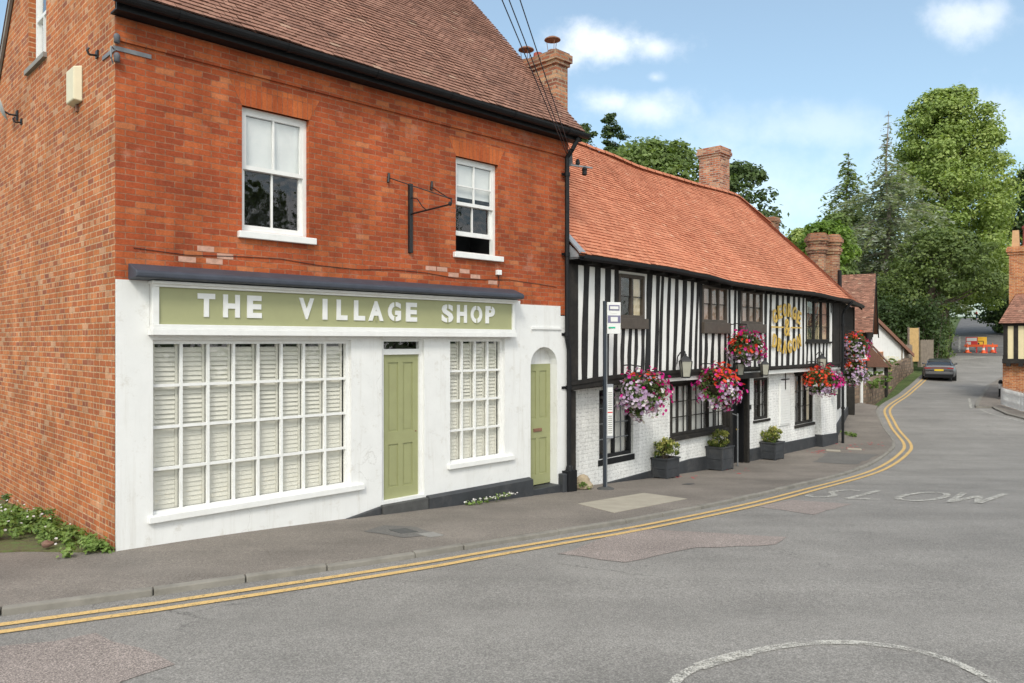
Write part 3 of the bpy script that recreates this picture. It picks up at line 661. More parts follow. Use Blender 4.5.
# ================================================================== HALF-TIMBERED PUB
B0=V(1.04,14.40,0); RB=math.atan2(.73480,.67828)
MBX=Matrix.Translation(B0)@Matrix.Rotation(RB,4,'Z')
def wp(x,y,z): return MBX@V(x,y,z)
pub=empty('timber_framed_pub',B0,RB,'long half-timbered black and white pub with an orange tiled roof','pub')
GP=V(20.9,1.83,0); BD=(GP-V(14.15,0,0)).normalized(); BN=V(-BD.y,BD.x,0)   # the end range bends away; BN points into the building
RBD=math.atan2(BD.y,BD.x); LB=(GP-V(14.15,0,0)).length
def lerp_tab(tab,x):
    if x<=tab[0][0]: return tab[0][1]
    for (a,b),(c,d) in zip(tab,tab[1:]):
        if x<=c: t=(x-a)/(c-a); t=t*t*(3-2*t); return b+(d-b)*t
    return tab[-1][1]
EZ=[(0,4.02),(2.9,4.0),(4.6,3.95),(6.2,3.86),(7.6,3.84),(11,3.85),(13.6,3.77),(14.6,3.77),(21,3.86)]
JT=[(0,1.645),(1.4,1.715),(2.6,1.755),(6,1.75),(9.4,1.715),(14.2,1.745)]
JB=[(0,1.475),(1,1.515),(3.4,1.59),(6.3,1.63),(9.5,1.625),(14.2,1.59)]
RZ=[(0,7.60),(4.2,7.50),(5.6,7.45),(7.6,7.34),(10.5,7.35),(13,7.40),(21,7.42)]
# upper storey: lime-washed infill, then timbers proud of it
UW=[(1.70,2.66,2.885,3.80),(5.176,6.45,2.865,3.76),(7.20,8.50,2.865,3.74),(11.47,13.36,2.40,3.70)]
m=MB(); wall(m,.0,14.15,lambda x:lerp_tab(EZ,x)-.03,1.50,UW,0,.09)
m.face([(0,0,-1.5),(0,6.2,-1.5),(0,6.2,4),(0,3.05,7.5),(0,0,3.95)][::-1])
m.face([(0,6.2,-1.5),(14,6.2,-1.5),(14,6.2,4),(0,6.2,4)][::-1])
m.build('upper_wall','infill white',pub)
rd=random.Random(12)
def stud(m,x,w,z0,z1,lean=0.,y0=-.012,ph=0.,wob=.012):
    m=MB(); w*=.92
    n=5; L=[]
    for i in range(n+1):
        t=i/n; z=z0+(z1-z0)*t; xc=x+lean*(t-.5)*(z1-z0)+wob*math.sin(t*5+ph); ww=w*(1+.12*math.sin(t*7+ph*2))
        L.append((xc-ww/2,xc+ww/2,z))
    for (a,b,z),(c,d,zz) in zip(L,L[1:]):
        m.hexa([(a,y0,z),(b,y0,z),(b,.005,z),(a,.005,z),(c,y0,zz),(d,y0,zz),(d,.005,zz),(c,.005,zz)])
    m.build('stud','stud timber',pub)
m=MB()
full=[(.385+.19*0,)]; xs_full=[]
# studs between the windows (centre, width) read along the wall
for c,w in ((.572,.19),(.94,.18),(1.29,.19),(2.83,.21),(3.17,.15),(3.345,.12),(3.64,.125),(3.955,.155),(4.31,.18),(4.655,.14),(4.915,.115),(6.86,.12),(8.68,.17),(8.98,.14),(9.42,.175),(9.80,.15),(10.18,.205),(10.58,.18),(10.94,.16)):
    stud(m,c,w,lerp_tab(JT,c)-.02,lerp_tab(EZ,c)-.06,lean=.055 if c>2.7 and c<6 else .03,ph=rd.uniform(0,6))
for (a,b,c_,d),cs in ((UW[0],((1.60,.14),(1.84,.13),(2.10,.13),(2.33,.12),(2.60,.13))),(UW[1],((5.1,.14),(5.36,.15),(5.69,.15),(6.03,.15),(6.34,.13),(6.56,.12))),(UW[2],((7.1,.16),(7.38,.14),(7.7,.16),(8.02,.15),(8.34,.15))),(UW[3],((11.28,.13),(11.57,.12),(11.9,.14),(12.22,.13),(12.53,.14),(12.88,.14),(13.15,.12)))):
    top=c_-(.22 if a<8 else .06)
    for x,w in cs:
        edge=(x<a or x>b)
        stud(m,x,w,lerp_tab(JT,x)-.02,(lerp_tab(EZ,x)-.06) if edge else top,lean=.05 if not edge and a<6 else .02,ph=rd.uniform(0,6))
stud(m,13.53,.1,1.7,3.7)
for q in ((-.02,.30,-.045,.02,1.475,3.95),(13.62,14.17,-.045,.02,1.60,3.74)): m=MB(); m.box(*q); m.build('corner_post','old timber',pub,bevel=.012)
N=30
for nm,tab0,tab1,y0,o0,o1 in (('jetty_beam',JB,JT,-.055,0,0),('wall_plate',EZ,EZ,-.045,-.145,-.03)):
    m=MB()
    for i in range(N):
        a,b=14.2*i/N-.02,14.2*(i+1)/N-.02
        m.hexa([(a,y0,lerp_tab(tab0,a)+o0),(b,y0,lerp_tab(tab0,b)+o0),(b,.3,lerp_tab(tab0,b)+o0),(a,.3,lerp_tab(tab0,a)+o0),(a,y0,lerp_tab(tab1,a)+o1),(b,y0,lerp_tab(tab1,b)+o1),(b,.3,lerp_tab(tab1,b)+o1),(a,.3,lerp_tab(tab1,a)+o1)])
        if nm=='jetty_beam': m.hexa([(a,-.075,lerp_tab(JT,a)-.075),(b,-.075,lerp_tab(JT,b)-.075),(b,y0,lerp_tab(JT,b)-.075),(a,y0,lerp_tab(JT,a)-.075),(a,-.075,lerp_tab(JT,a)-.02),(b,-.075,lerp_tab(JT,b)-.02),(b,y0,lerp_tab(JT,b)-.02),(a,y0,lerp_tab(JT,a)-.02)])
    m.build(nm,'old timber',pub)
for i in range(22):
    m=MB(); x=.45+i*.63; m.box(x-.05,x+.05,-.30,-.046,lerp_tab(EZ,x)-.14,lerp_tab(EZ,x)-.05); m.build('rafter_foot','old timber',pub)
def casement(o,y,lights,rows,label,wood='window brown',bars='old timber',curtain=None,sillh=0.,frame=.07,mull=.05,depth=.08,glass='old glass',cols=2):
    a,b,c,d=o; m=MB()
    m.box(a,a+frame,y,y+depth,c,d); m.box(b-frame,b,y,y+depth,c,d); m.box(a+frame,b-frame,y,y+depth,d-frame,d); m.box(a+frame,b-frame,y,y+depth,c,c+frame)
    xs=[a+frame+(b-a-2*frame)*i/lights for i in range(lights+1)]
    for x in xs[1:-1]: m.box(x-mull/2,x+mull/2,y,y+depth,c+frame,d-frame)
    w=m.build('casement_window',wood,pub,bevel=.006); w['label']=label
    m=MB(); t=.02
    for i in range(lights):
        u=xs[i]+(mull/2 if i else 0); v=xs[i+1]-(mull/2 if i<lights-1 else 0)
        for q in range(1,cols): x=u+(v-u)*q/cols; m.box(x-t/2,x+t/2,y+.03,y+.055,c+frame,d-frame)
        for j in range(1,rows): z=c+frame+(d-c-2*frame)*j/rows; m.box(u,v,y+.027,y+.052,z-t/2,z+t/2)
    m.build('glazing_bars',bars,w)
    m=MB(); rr=random.Random(int(a*100))
    for i in range(lights):
        for q in range(cols):
            for j in range(rows):
                u=xs[i]+(xs[i+1]-xs[i])*q/cols; v=xs[i]+(xs[i+1]-xs[i])*(q+1)/cols; z0=c+frame+(d-c-2*frame)*j/rows; z1=z0+(d-c-2*frame)/rows; e=[rr.uniform(-.006,.006) for _ in range(3)]
                m.face([(u,y+.04+e[0],z0),(v,y+.04+e[1],z0),(v,y+.04+e[2],z1),(u,y+.04+e[0]+e[2]-e[1],z1)])
    m.build('pane',glass,w)
    if curtain:
        for (cm,parts) in curtain:
            m=MB()
            for (f0,f1) in parts:
                x0,x1=a+(b-a)*f0,a+(b-a)*f1; n=max(4,int((x1-x0)/.035))
                for i in range(n):
                    p,q=x0+(x1-x0)*i/n,x0+(x1-x0)*(i+1)/n; e0=.014*math.sin(i*1.9),.014*math.sin((i+1)*1.9)
                    m.face([(p,y+.09+e0[0],c),(q,y+.09+e0[1],c),(q,y+.09+e0[1],d),(p,y+.09+e0[0],d)])
            m.build('curtain',cm,w)
    if sillh: m=MB(); m.box(a-.04,b+.04,y-.075,y+depth,c-sillh,c-.001); m.build('sill',wood,w,bevel=.01)
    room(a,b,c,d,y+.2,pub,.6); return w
casement(UW[0],-.02,2,2,'leftmost upstairs pub window with one cream curtain',curtain=[('curtain cream',[(.68,.98)]),('curtain pink',[(.55,.68)])],sillh=.22,cols=1)
casement(UW[1],-.02,3,2,'upstairs pub window with pink curtains drawn, left of the flower basket',curtain=[('curtain pink',[(.02,.98)])],sillh=.27,cols=1)
casement(UW[2],-.02,3,2,'upstairs pub window with pink curtains drawn, above the highest flower basket',curtain=[('curtain pink',[(.02,.98)])],sillh=.24,cols=1)
casement(UW[3],-.02,3,3,'rightmost and tallest upstairs pub window with cream curtains tied back',wood='old timber',curtain=[('curtain cream',[(.06,.17),(.62,.74)]),('curtain pink',[(.34,.42),(.8,.97)])],sillh=.06,cols=1)
# arched white panel beside the corner post
m=MB(); m.prism_y([(13.40,1.72),(13.50,1.72),(13.50,3.2),(13.45,3.32),(13.40,3.2)],-.04,0); m.build('panel','infill white',pub)
# lower storey
LY=.25
L1=(1.37,2.62,-.03,1.40); L2=(4.13,6.85,.19,1.42); DP=(7.0,7.86,-1.2,1.50); L3=(8.49,9.47,.23,1.39); L4=(11.27,12.70,-.12,1.42)
m=MB(); wall(m,.28,14.15,1.62,-1.6,[L1,L2,DP,L3,L4],LY,.16)
m.build('lower_wall','white brick',pub)
m=MB()
m.hexa([(12.86,.02,-1.5),(14.13,.02,-1.5),(14.13,LY-.002,-1.5),(12.86,LY-.002,-1.5),(12.86,.10,1.585),(14.13,.10,1.585),(14.13,LY-.002,1.585),(12.86,LY-.002,1.585)])
m.build('buttress','white brick',pub)
m=MB(); m.box(.0,14.2,0.0,LY+.05,1.44,1.475) if False else None
for i in range(24):
    a,b=.0+14.15*i/24,14.15*(i+1)/24; m.hexa([(a,-.0,lerp_tab(JB,a)-.02),(b,0,lerp_tab(JB,b)-.02),(b,LY-.003,lerp_tab(JB,b)-.02),(a,LY-.003,lerp_tab(JB,a)-.02),(a,-.0,lerp_tab(JB,a)-.003),(b,0,lerp_tab(JB,b)-.003),(b,LY-.003,lerp_tab(JB,b)-.003),(a,LY-.003,lerp_tab(JB,a)-.003)])
m.build('jetty_soffit','old timber',pub)
for nm,q in (('post',(.0,.285,.0,LY+.05,-1.3,1.45)),('bracket_block',(2.75,2.95,-.05,LY-.003,1.40,1.55)),('lintel',(4.0,6.85,.1,LY-.003,1.43,1.56)),('post',(6.86,7.0,.12,LY+.02,-1.3,1.56)),('post',(7.87,7.99,.12,LY-.003,-1.3,1.58)),('door_hood',(6.7,8.2,-.16,.035,1.44,1.58))):
    m=MB(); m.box(*q); m.build(nm,'old timber',pub,bevel=.01)
m=MB()
def pl(a,b,za,zb): m.hexa([(a,LY-.045,-1.7),(b,LY-.045,-1.7),(b,LY-.002,-1.7),(a,LY-.002,-1.7),(a,LY-.04,za),(b,LY-.04,zb),(b,LY-.002,zb+.01),(a,LY-.002,za+.01)])
pl(1.5,3.24,-.53,-.49); pl(3.24,5.05,-.49,-.42); pl(5.05,6.86,-.42,-.48); pl(8.06,10.4,-.52,-.56); pl(10.4,12.86,-.56,-.60)
m.hexa([(12.83,-.02,-1.6),(14.16,-.02,-1.6),(14.16,LY,-1.6),(12.83,LY,-1.6),(12.83,.0,-.53),(14.16,.0,-.58),(14.16,LY,-.58),(12.83,LY,-.53)])
m.build('plinth','plinth paint',pub,bevel=.01)
casement(L1,LY+.06,2,4,'leftmost downstairs pub window with its black sash raised at the bottom',wood='black paint',bars='steel',curtain=[('curtain white',[(.3,.5),(.6,.92)])],sillh=.13,cols=2)
casement(L2,LY-.03,3,3,'wide downstairs pub window of three lights beside the pub door',wood='old timber',bars='old timber',curtain=[('curtain white',[(.03,.12),(.18,.30),(.36,.62),(.68,.80),(.86,.97)])],sillh=.10,cols=3)
casement(L3,LY+.04,2,3,'small downstairs pub window just right of the door',wood='old timber',bars='old timber',curtain=[('curtain white',[(.1,.3),(.5,.9)])],sillh=.07,cols=2)
casement(L4,LY+.02,3,3,'rightmost downstairs pub window behind a red flower basket',wood='old timber',bars='old timber',curtain=[('curtain white',[(.05,.2),(.4,.6)]),('curtain cream',[(.7,.95)])],sillh=.09,cols=1)
m=MB(); m.box(11.2,12.8,.1,LY-.003,1.42,1.50); m.build('lintel','old timber',pub)
m=MB(); m.box(7.0,7.86,LY+.14,LY+.19,-1.2,1.46)
for x in (7.05,7.33,7.61): m.box(x,x+.24,LY+.125,LY+.14,-1.1,-.2); m.box(x,x+.24,LY+.125,LY+.14,-.1,1.3)
d=m.build('door','black paint',pub,bevel=.006)
for q in ((7.80,7.857,LY-.02,LY+.158,-1.2,1.44),(7.003,7.05,LY-.02,LY+.135,-1.2,1.44),(7.05,7.80,LY-.02,LY+.135,1.40,1.44)): m=MB(); m.box(*q); m.build('door_frame','black paint',pub)
m=MB(); m.lathe([(.0,-.03),(.03,-.02),(.035,0),(.03,.02),(.0,.03)],(7.72,LY+.1,.05),10); m.build('handle','gold',d)
m=MB(); m.cyl((6.99,-.02,-.95),(6.99,-.02,.55),.02,n=8); m.tube([(6.99,-.02,.5),(6.99,.2,.55)],.016); m.build('handrail','steel',pub)
m=MB(); m.box(10.13,10.86,LY-.03,LY-.002,-.05,1.30); 
for i in range(17): m.box(10.17,10.82,LY-.045,LY-.03,.0+i*.075,.06+i*.075)
m.build('notice_panel','white gloss paint',pub)
m=MB(); m.box(10.46,10.50,LY-.06,LY-.046,1.0,1.60); m.box(10.2,10.75,LY-.06,LY-.046,1.28,1.31); m.build('notice_bracket','iron',pub)
m=MB(); m.box(8.2,8.30,LY-.03,LY-.002,.56,.68); m.build('bell_box','iron',pub)
# end range bending away along the road: local frame with x along the bend
def bp(x,y,z): p=V(14.15,0,0)+BD*x+BN*y; return V(p.x,p.y,z)
m=MB()
m.face([bp(0,.2,-1.6),bp(LB,.2,-1.6),bp(LB,.2,1.60),bp(0,.2,1.60)])
m.face([bp(LB,.2,-1.6),bp(LB,6.2,-1.6),bp(LB,6.2,4),bp(LB,3.2,7.3),bp(LB,.2,3.9)])
m.build('end_wall','white brick',pub)
m=MB(); m.face([bp(0,0,1.6),bp(LB,0,1.6),bp(LB,0,3.8),bp(0,0,3.75)]); m.build('upper_wall','infill white',pub)
m=MB()
for i in range(13):
    x=.3+i*.52; m.hexa([bp(x,-.04,1.6),bp(x+.2,-.04,1.6),bp(x+.2,.01,1.6),bp(x,.01,1.6),bp(x,-.04,3.75),bp(x+.2,-.04,3.75),bp(x+.2,.01,3.75),bp(x,.01,3.75)])
m.hexa([bp(0,-.06,1.56),bp(LB,-.06,1.56),bp(LB,.22,1.56),bp(0,.22,1.56),bp(0,-.06,1.75),bp(LB,-.06,1.75),bp(LB,.22,1.75),bp(0,.22,1.75)])
m.hexa([bp(LB-.2,-.1,-1.3),bp(LB+.05,-.1,-1.3),bp(LB+.05,.22,-1.3),bp(LB-.2,.22,-1.3),bp(LB-.2,-.1,3.8),bp(LB+.05,-.1,3.8),bp(LB+.05,.22,3.8),bp(LB-.2,.22,3.8)])
m.build('timber_frame','old timber',pub)
m=MB(); m.hexa([bp(.2,.12,-1.6),bp(LB,.12,-1.6),bp(LB,.198,-1.6),bp(.2,.198,-1.6),bp(.2,.13,-.55),bp(LB,.13,-.25),bp(LB,.198,-.25),bp(.2,.198,-.55)]); m.build('plinth','plinth paint',pub)
m=MB(); m.hexa([bp(2.2,.16,.0),bp(3.3,.16,.0),bp(3.3,.199,.0),bp(2.2,.199,.0),bp(2.2,.16,1.2),bp(3.3,.16,1.2),bp(3.3,.199,1.2),bp(2.2,.199,1.2)]); m.build('window','black paint',pub)
# roof: main slope, bend, gable end
EV=[(V(-.05,-.36,0)),(V(13.55,-.36,0)),(V(14.25,-.33,0)),(V(20.9,1.83,0)+BD*.35-BN*.36)]
RG=[(V(-.05,3.05,0)),(V(12.95,3.05,0)),(V(13.35,3.12,0)),(V(20.9,1.83,0)+BD*.30+BN*3.2)]
def edge(pts,tab):
    ls=[0]; 
    for a,b in zip(EV,EV[1:]): ls.append(ls[-1]+(b-a).length)
    T=ls[-1]
    def f(w):
        s=w*T
        for i in range(len(ls)-1):
            if s<=ls[i+1] or i==len(ls)-2:
                t=(s-ls[i])/(ls[i+1]-ls[i]); p=pts[i]+(pts[i+1]-pts[i])*t; return V(p.x,p.y,lerp_tab(tab,s))
    return f
fe,fr_=edge(EV,EZ),edge(RG,RZ)
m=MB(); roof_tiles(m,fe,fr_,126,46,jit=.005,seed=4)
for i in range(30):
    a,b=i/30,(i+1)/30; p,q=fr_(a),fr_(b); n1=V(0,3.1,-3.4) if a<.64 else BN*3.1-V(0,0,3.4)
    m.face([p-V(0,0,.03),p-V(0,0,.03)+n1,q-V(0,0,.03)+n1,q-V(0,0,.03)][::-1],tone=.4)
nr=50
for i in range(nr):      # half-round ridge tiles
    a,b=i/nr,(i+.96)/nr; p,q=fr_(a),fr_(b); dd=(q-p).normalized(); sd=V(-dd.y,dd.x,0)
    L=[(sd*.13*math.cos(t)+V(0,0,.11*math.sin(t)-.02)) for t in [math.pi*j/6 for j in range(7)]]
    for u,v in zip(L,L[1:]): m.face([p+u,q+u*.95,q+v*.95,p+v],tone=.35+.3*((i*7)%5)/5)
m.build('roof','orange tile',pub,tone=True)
m=MB()
def gut(p): return p+V(0,-.04,-.05)
for i in range(40):
    p,q=fe(i/40),fe((i+1)/40); out=V(0,-1,0) if i<26 else -BN
    for (o0,z0),(o1,z1) in (((.10,-.01),(.09,-.07)),((.09,-.07),(.04,-.11)),((.04,-.11),(-.02,-.09)),((-.02,-.09),(-.03,-.02))):
        m.face([p+out*o0+V(0,0,z0),q+out*o0+V(0,0,z0),q+out*o1+V(0,0,z1),p+out*o1+V(0,0,z1)][::-1])
m.build('gutter','black paint',pub)
m=MB()
for i in range(40):
    p,q=fe(i/40),fe((i+1)/40); inn=V(0,.36,0) if i<26 else BN*.36
    m.face([p+V(0,0,-.05),q+V(0,0,-.05),q+inn+V(0,0,-.03),p+inn+V(0,0,-.03)])
e0,e1=fe(1),fr_(1)
m.hexa([e0+V(0,0,-.2)-BD*.03,e0+V(0,0,-.2)+BD*.04,e1+V(0,0,-.25)+BD*.04,e1+V(0,0,-.25)-BD*.03,e0-BD*.03+V(0,0,.0),e0+BD*.04,e1+BD*.04,e1-BD*.03])
m.build('soffit','old timber',pub)
m=MB(); s0,s1=fe(0),fe(0)+(fr_(0)-fe(0))*.14
m.hexa([s0+V(-.02,0,.02),s0+V(.16,0,.02),s1+V(.10,0,.02),s1+V(-.02,0,.02),s0+V(-.02,0,.06),s0+V(.16,0,.06),s1+V(.10,0,.06),s1+V(-.02,0,.06)])
m.prism_x([(-.3,3.95),(.2,3.95),(.2,4.45),(-.3,4.05)],-.03,-.005); m.build('flashing','lead grey',pub)
m=MB(); m.tube([(14.3,-.40,3.7),(14.22,-.2,3.45),(14.22,-.13,3.3),(14.22,-.13,-.95)],.045,9)
for z in (2.9,1.5,.2): m.cyl((14.22,-.13,z),(14.22,-.13,z+.07),.06,n=9)
m.build('downpipe','black paint',pub)
def stack(parent,x0,x1,y0,y1,z0,z1,mat,cap=True,name='chimney'):
    m=MB(); m.box(x0,x1,y0,y1,z0,z1-.32)
    for i,(e,h0,h1) in enumerate(((.03,.32,.24),(.07,.24,.12),(.045,.12,.0))): m.box(x0-e,x1+e,y0-e,y1+e,z1-h0,z1-h1)
    return m.build(name,mat,parent,bevel=.006)
ch=stack(pub,12.28,12.98,3.22,4.0,6.2,9.0,'pub stack brick')
m=MB(); m.box(12.22,13.04,3.16,4.06,7.05,7.32); m.build('flashing','lead grey',ch)
# things of the pub front ------------------------------------------------
gs=empty('pub_name_sign',tuple(wp(10.0,-.035,2.80)),RB,'gold lettered name sign reading GEORGE & DRAGON in an oval on the timbered wall','sign')
def arc_word(word,z0,sag,h,w):
    n=len(word)
    for i,c in enumerate(word):
        f=-1+2*i/(n-1); x=.84*f; z=z0-sag*f*f; an=-sag*1.6*f; g=text_mb([(c,-w/2,w/2,-h/2,h/2,0)],.02,bold=.028); m=MB()
        for (p,y,q) in g.v: m.v.append((x+p*math.cos(an)-q*math.sin(an),y-.012,z+p*math.sin(an)+q*math.cos(an)))
        m.f=g.f; m.mi=g.mi; m.tn=g.tn; m.build('letter','gold',gs)
arc_word('GEORGE',.50,.20,.38,.25); arc_word('DRAGON',-.56,-.17,.38,.25)
text_mb([('&',-.19,.19,-.25,.25,-.012)],.02,bold=.0).build('letter','gold',gs)
for q in ((-1.05,-.27),(.27,1.0)): m=MB(); m.box(q[0],q[1],-.03,-.015,-.018,.022); m.build('rule','gold',gs)
for x in (9.12,9.9,10.55):
    pass
# wall lanterns
LANT=[(3.95,1.78,'black wall lantern with frosted panes left of the middle flower basket'),(6.62,1.70,'black wall lantern on the left side above the pub door'),(8.05,1.66,'black wall lantern on the right side above the pub door'),(12.05,1.73,'black wall lantern above the red flower basket near the pub corner')]
lp=None
for i,(x,z,l) in enumerate(LANT):
    if lp is None:
        lp=empty('wall_lantern',tuple(wp(x,-.26,z)),RB,l,'lantern','wall lanterns along the pub front')
        m=MB(); m.lathe([(.17,.17),(.15,.2),(.06,.28),(.03,.30),(.03,.34)],n=4); m.lathe([(.115,-.2),(.125,-.17)],n=4)
        for q in range(4):
            t=math.pi/2*q; m.cyl((.12*math.cos(t),.12*math.sin(t),-.18),(.168*math.cos(t),.168*math.sin(t),.18),.012,n=5)
        m.build('frame','iron',lp)
        m=MB(); m.lathe([(.11,-.17),(.157,.17)],n=4); m.build('lamp_glass','lamp glass',lp)
        m=MB(); m.tube([(0,0,.33),(0,.02,.40),(0,.12,.38),(0,.20,.28),(0,.22,.1)],.014); m.build('bracket_arm','iron',lp)
    else:
        c=copy_tree(lp); c.location=wp(x,-.26,z); c['label']=l; c.scale=(.8,.8,.8) if i in (1,2) else (.88,.88,.88)
# small hanging lantern on the buttress
b=empty('hanging_lantern',tuple(wp(13.6,-.12,.85)),RB,'tiny black lantern hanging low beside the corner downpipe of the pub','lantern')
m=MB(); m.tube([(0,.12,.35),(0,0,.35),(0,0,.18)],.01); m.lathe([(.02,.2),(.09,.1),(.09,.08)],n=4); m.lathe([(.09,-.16),(.09,-.13)],n=4)
for q in range(4): t=math.pi/2*q; m.cyl((.085*math.cos(t),.085*math.sin(t),-.15),(.06*math.cos(t),.06*math.sin(t),.1),.009,n=4)
m.build('frame','iron',b); m=MB(); m.lathe([(.07,-.13),(.055,.08)],n=4); m.build('lamp_glass','lamp glass',b)

# ================================================================== FOLIAGE TOOLS
def quads(C, N, size, tones, aspect=.6):
    n=len(C); N=N/np.maximum(np.linalg.norm(N,axis=1,keepdims=True),1e-6)
    r=RNG.normal(size=(n,3)); T=np.cross(N,r); T/=np.maximum(np.linalg.norm(T,axis=1,keepdims=True),1e-6); Bn=np.cross(N,T)
    L=(size*RNG.uniform(.65,1.35,n))[:,None]; W=L*aspect
    P=np.stack([C-T*L*.5, C+Bn*W*.5+T*L*.08, C+T*L*.5, C-Bn*W*.5+T*L*.08],axis=1).reshape(-1,3)
    return P, np.arange(n*4).reshape(n,4), tones
def clump_leaves(cen, rad, per, size, tone_c, flat=.35, shell=.55, up=.35, spread=.16, aspect=.6):
    M=len(cen); n=M*per; idx=np.repeat(np.arange(M),per)
    d=RNG.normal(size=(n,3)); d/=np.linalg.norm(d,axis=1,keepdims=True)
    r=(shell+(1-shell)*RNG.random(n))**1.0*np.where(RNG.random(n)<.12,1.22,1.0)
    C=cen[idx]+d*rad[idx]*r[:,None]
    N=d*.65+RNG.normal(size=(n,3))*.42+np.array([0,-.12,up+.2])
    t=np.clip(tone_c[idx]+RNG.normal(0,spread,n),0,1)
    return quads(C,N,size,t,aspect)
def tree(label, X, Y, top, env, R0, leaf, lsize, nclump, per, base_h, trunk_r=.3, bark='bark', lean=(0,0), name='tree', cat='tree', group=None, sq=(1,1), crad=.26, cflat=.7, seed=1, limbs=22, cxoff=(0,0), tone=.5, fill=.75, up=.35, cut=None):
    """env(h)->relative radius for h in 0..1 of the crown; leaf clumps sit through the crown volume, mostly near its outside"""
    g=np.random.default_rng(seed); z0=Pz(Y)-.3
    root=empty(name,(X,Y,z0),0,label,cat,group)
    H=top-z0; hb=base_h-z0
    h=g.random(nclump)**.9; ee=np.array([env(v) for v in h]); az=g.random(nclump)*2*math.pi
    lob=1+.13*np.sin(az*3+h*9+seed)+.09*np.sin(az*5-h*14)
    rr=R0*ee*lob*(fill+(1-fill)*g.random(nclump))*np.where(g.random(nclump)<.22,.5,1.)
    cz=hb+(H-hb)*h
    cr=R0*crad*(.65+.7*g.random(nclump))*(.45+.55*ee)
    cx=cxoff[0]+lean[0]*h+np.cos(az)*np.maximum(rr-cr*.6,0)*sq[0]; cy=cxoff[1]+lean[1]*h+np.sin(az)*np.maximum(rr-cr*.6,0)*sq[1]
    cz=np.minimum(cz,H-cr*cflat)
    cen=np.stack([cx,cy,cz],1); rad=np.stack([cr,cr,cr*cflat],1)
    if cut:
        ok=np.array([not cut(X+p[0],Y+p[1],z0+p[2]-r*cflat*1.1,r) for p,r in zip(cen,cr)]); cen,rad=cen[ok],rad[ok]; nclump=len(cen)
    tc=np.clip(g.normal(tone,.13,nclump),.05,.95)
    V_,F_,t_=clump_leaves(cen,rad,per,lsize,tc,up=up)
    mesh_np('crown',V_,F_,leaf,root,t_)
    m=MB(); segs=7; pts=[]
    for i in range(segs+1):
        t=i/segs; pts.append(V(cxoff[0]*t**1.5+lean[0]*t+.12*math.sin(t*6+seed)*t,cxoff[1]*t**1.5+lean[1]*t+.12*math.cos(t*5+seed)*t,H*.86*t))
    for i in range(segs): m.cyl(pts[i],pts[i+1],trunk_r*(1-.85*i/segs)*(1.25 if i==0 else 1),trunk_r*(1-.85*(i+1)/segs),8,cap=False)
    for k_ in g.choice(nclump,min(limbs,nclump),replace=False):
        c=V(*cen[k_]); zz=max(H*.12,min(c.z*.72,H*.8)); t=zz/(H*.86); i=min(int(t*segs),segs-1); p=pts[i]+(pts[i+1]-pts[i])*(t*segs-i)
        mid=(p+c)/2+V(0,0,-.05*(c-p).length); r=trunk_r*.32*(1-.6*t)
        m.cyl(p,mid,r,r*.6,5,cap=False); m.cyl(mid,c,r*.6,r*.2,5,cap=False)
    m.build('trunk',bark,root); return root
def conifer(label, X, Y, top, R0, leaf, low, nlev, dens, seed, droop=.35, prof=lambda h:(1-h), nsize=.45, bark='pale bark', trunk_r=.35, bare=0., per=5.5, name='conifer', gappy=.0):
    g=np.random.default_rng(seed); z0=Pz(Y)-.3; root=empty(name,(X,Y,z0),0,label,'tree'); H=top-z0; hb=low-z0
    m=MB(); pts=[V(.1*math.sin(i*1.3+seed),.1*math.cos(i*1.7),H*i/10) for i in range(11)]
    for i in range(10): m.cyl(pts[i],pts[i+1],trunk_r*(1-.95*i/10),trunk_r*(1-.95*(i+1)/10),7,cap=False)
    C=[];N=[];T=[]
    for l in range(nlev):
        h=(l+g.random())/nlev; z=hb+(H-hb)*h
        nb=int(per+g.integers(0,3))
        for b in range(nb):
            if g.random()<gappy*(1 if h<.8 else .4): continue
            az=g.random()*2*math.pi; L=R0*prof(h)*g.uniform(.45,1.22)
            if L<.12: L=.12+.2*g.random()
            p0=V(0,0,z); dirv=V(math.cos(az),math.sin(az),0); up=g.uniform(-.05,.28)
            k_=max(3,int(L/.5)); prev=p0
            for i in range(1,k_+1):
                t=i/k_; p=p0+dirv*L*t+V(0,0,L*(up*t-droop*t*t)); m.cyl(prev,p,.05*(1-t*.8)*max(.4,(1-h)),.05*(1-t)*max(.4,(1-h))+.008,4,cap=False)
                nn=int(dens*L/k_*(.35+t)); 
                nn=int(nn*(.38 if h>.68 else 1))
                for q in range(nn):
                    s=g.random(); w=.34*L*(1.1-t*.6)*.5
                    off=V(-dirv.y,dirv.x,0)*g.normal(0,w*.7)+V(0,0,-abs(g.normal(0,.22*(1+droop)))+.06)
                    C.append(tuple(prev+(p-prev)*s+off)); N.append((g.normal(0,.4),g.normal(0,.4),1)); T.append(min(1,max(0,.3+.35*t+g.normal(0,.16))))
                prev=p
    V_,F_,t_=quads(np.array(C),np.array(N),nsize,np.array(T),.42)
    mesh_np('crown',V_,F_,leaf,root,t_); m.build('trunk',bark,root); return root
def leafball(name,parent,cen,rad,n,size,mat,tone=.5,shell=.3,seed=0,aspect=.6,up=.4):
    V_,F_,t_=clump_leaves(np.array([cen],dtype=float),np.array([rad],dtype=float),n,size,np.array([tone]),shell=shell,up=up,spread=.22,aspect=aspect)
    return mesh_np(name,V_,F_,mat,parent,t_)
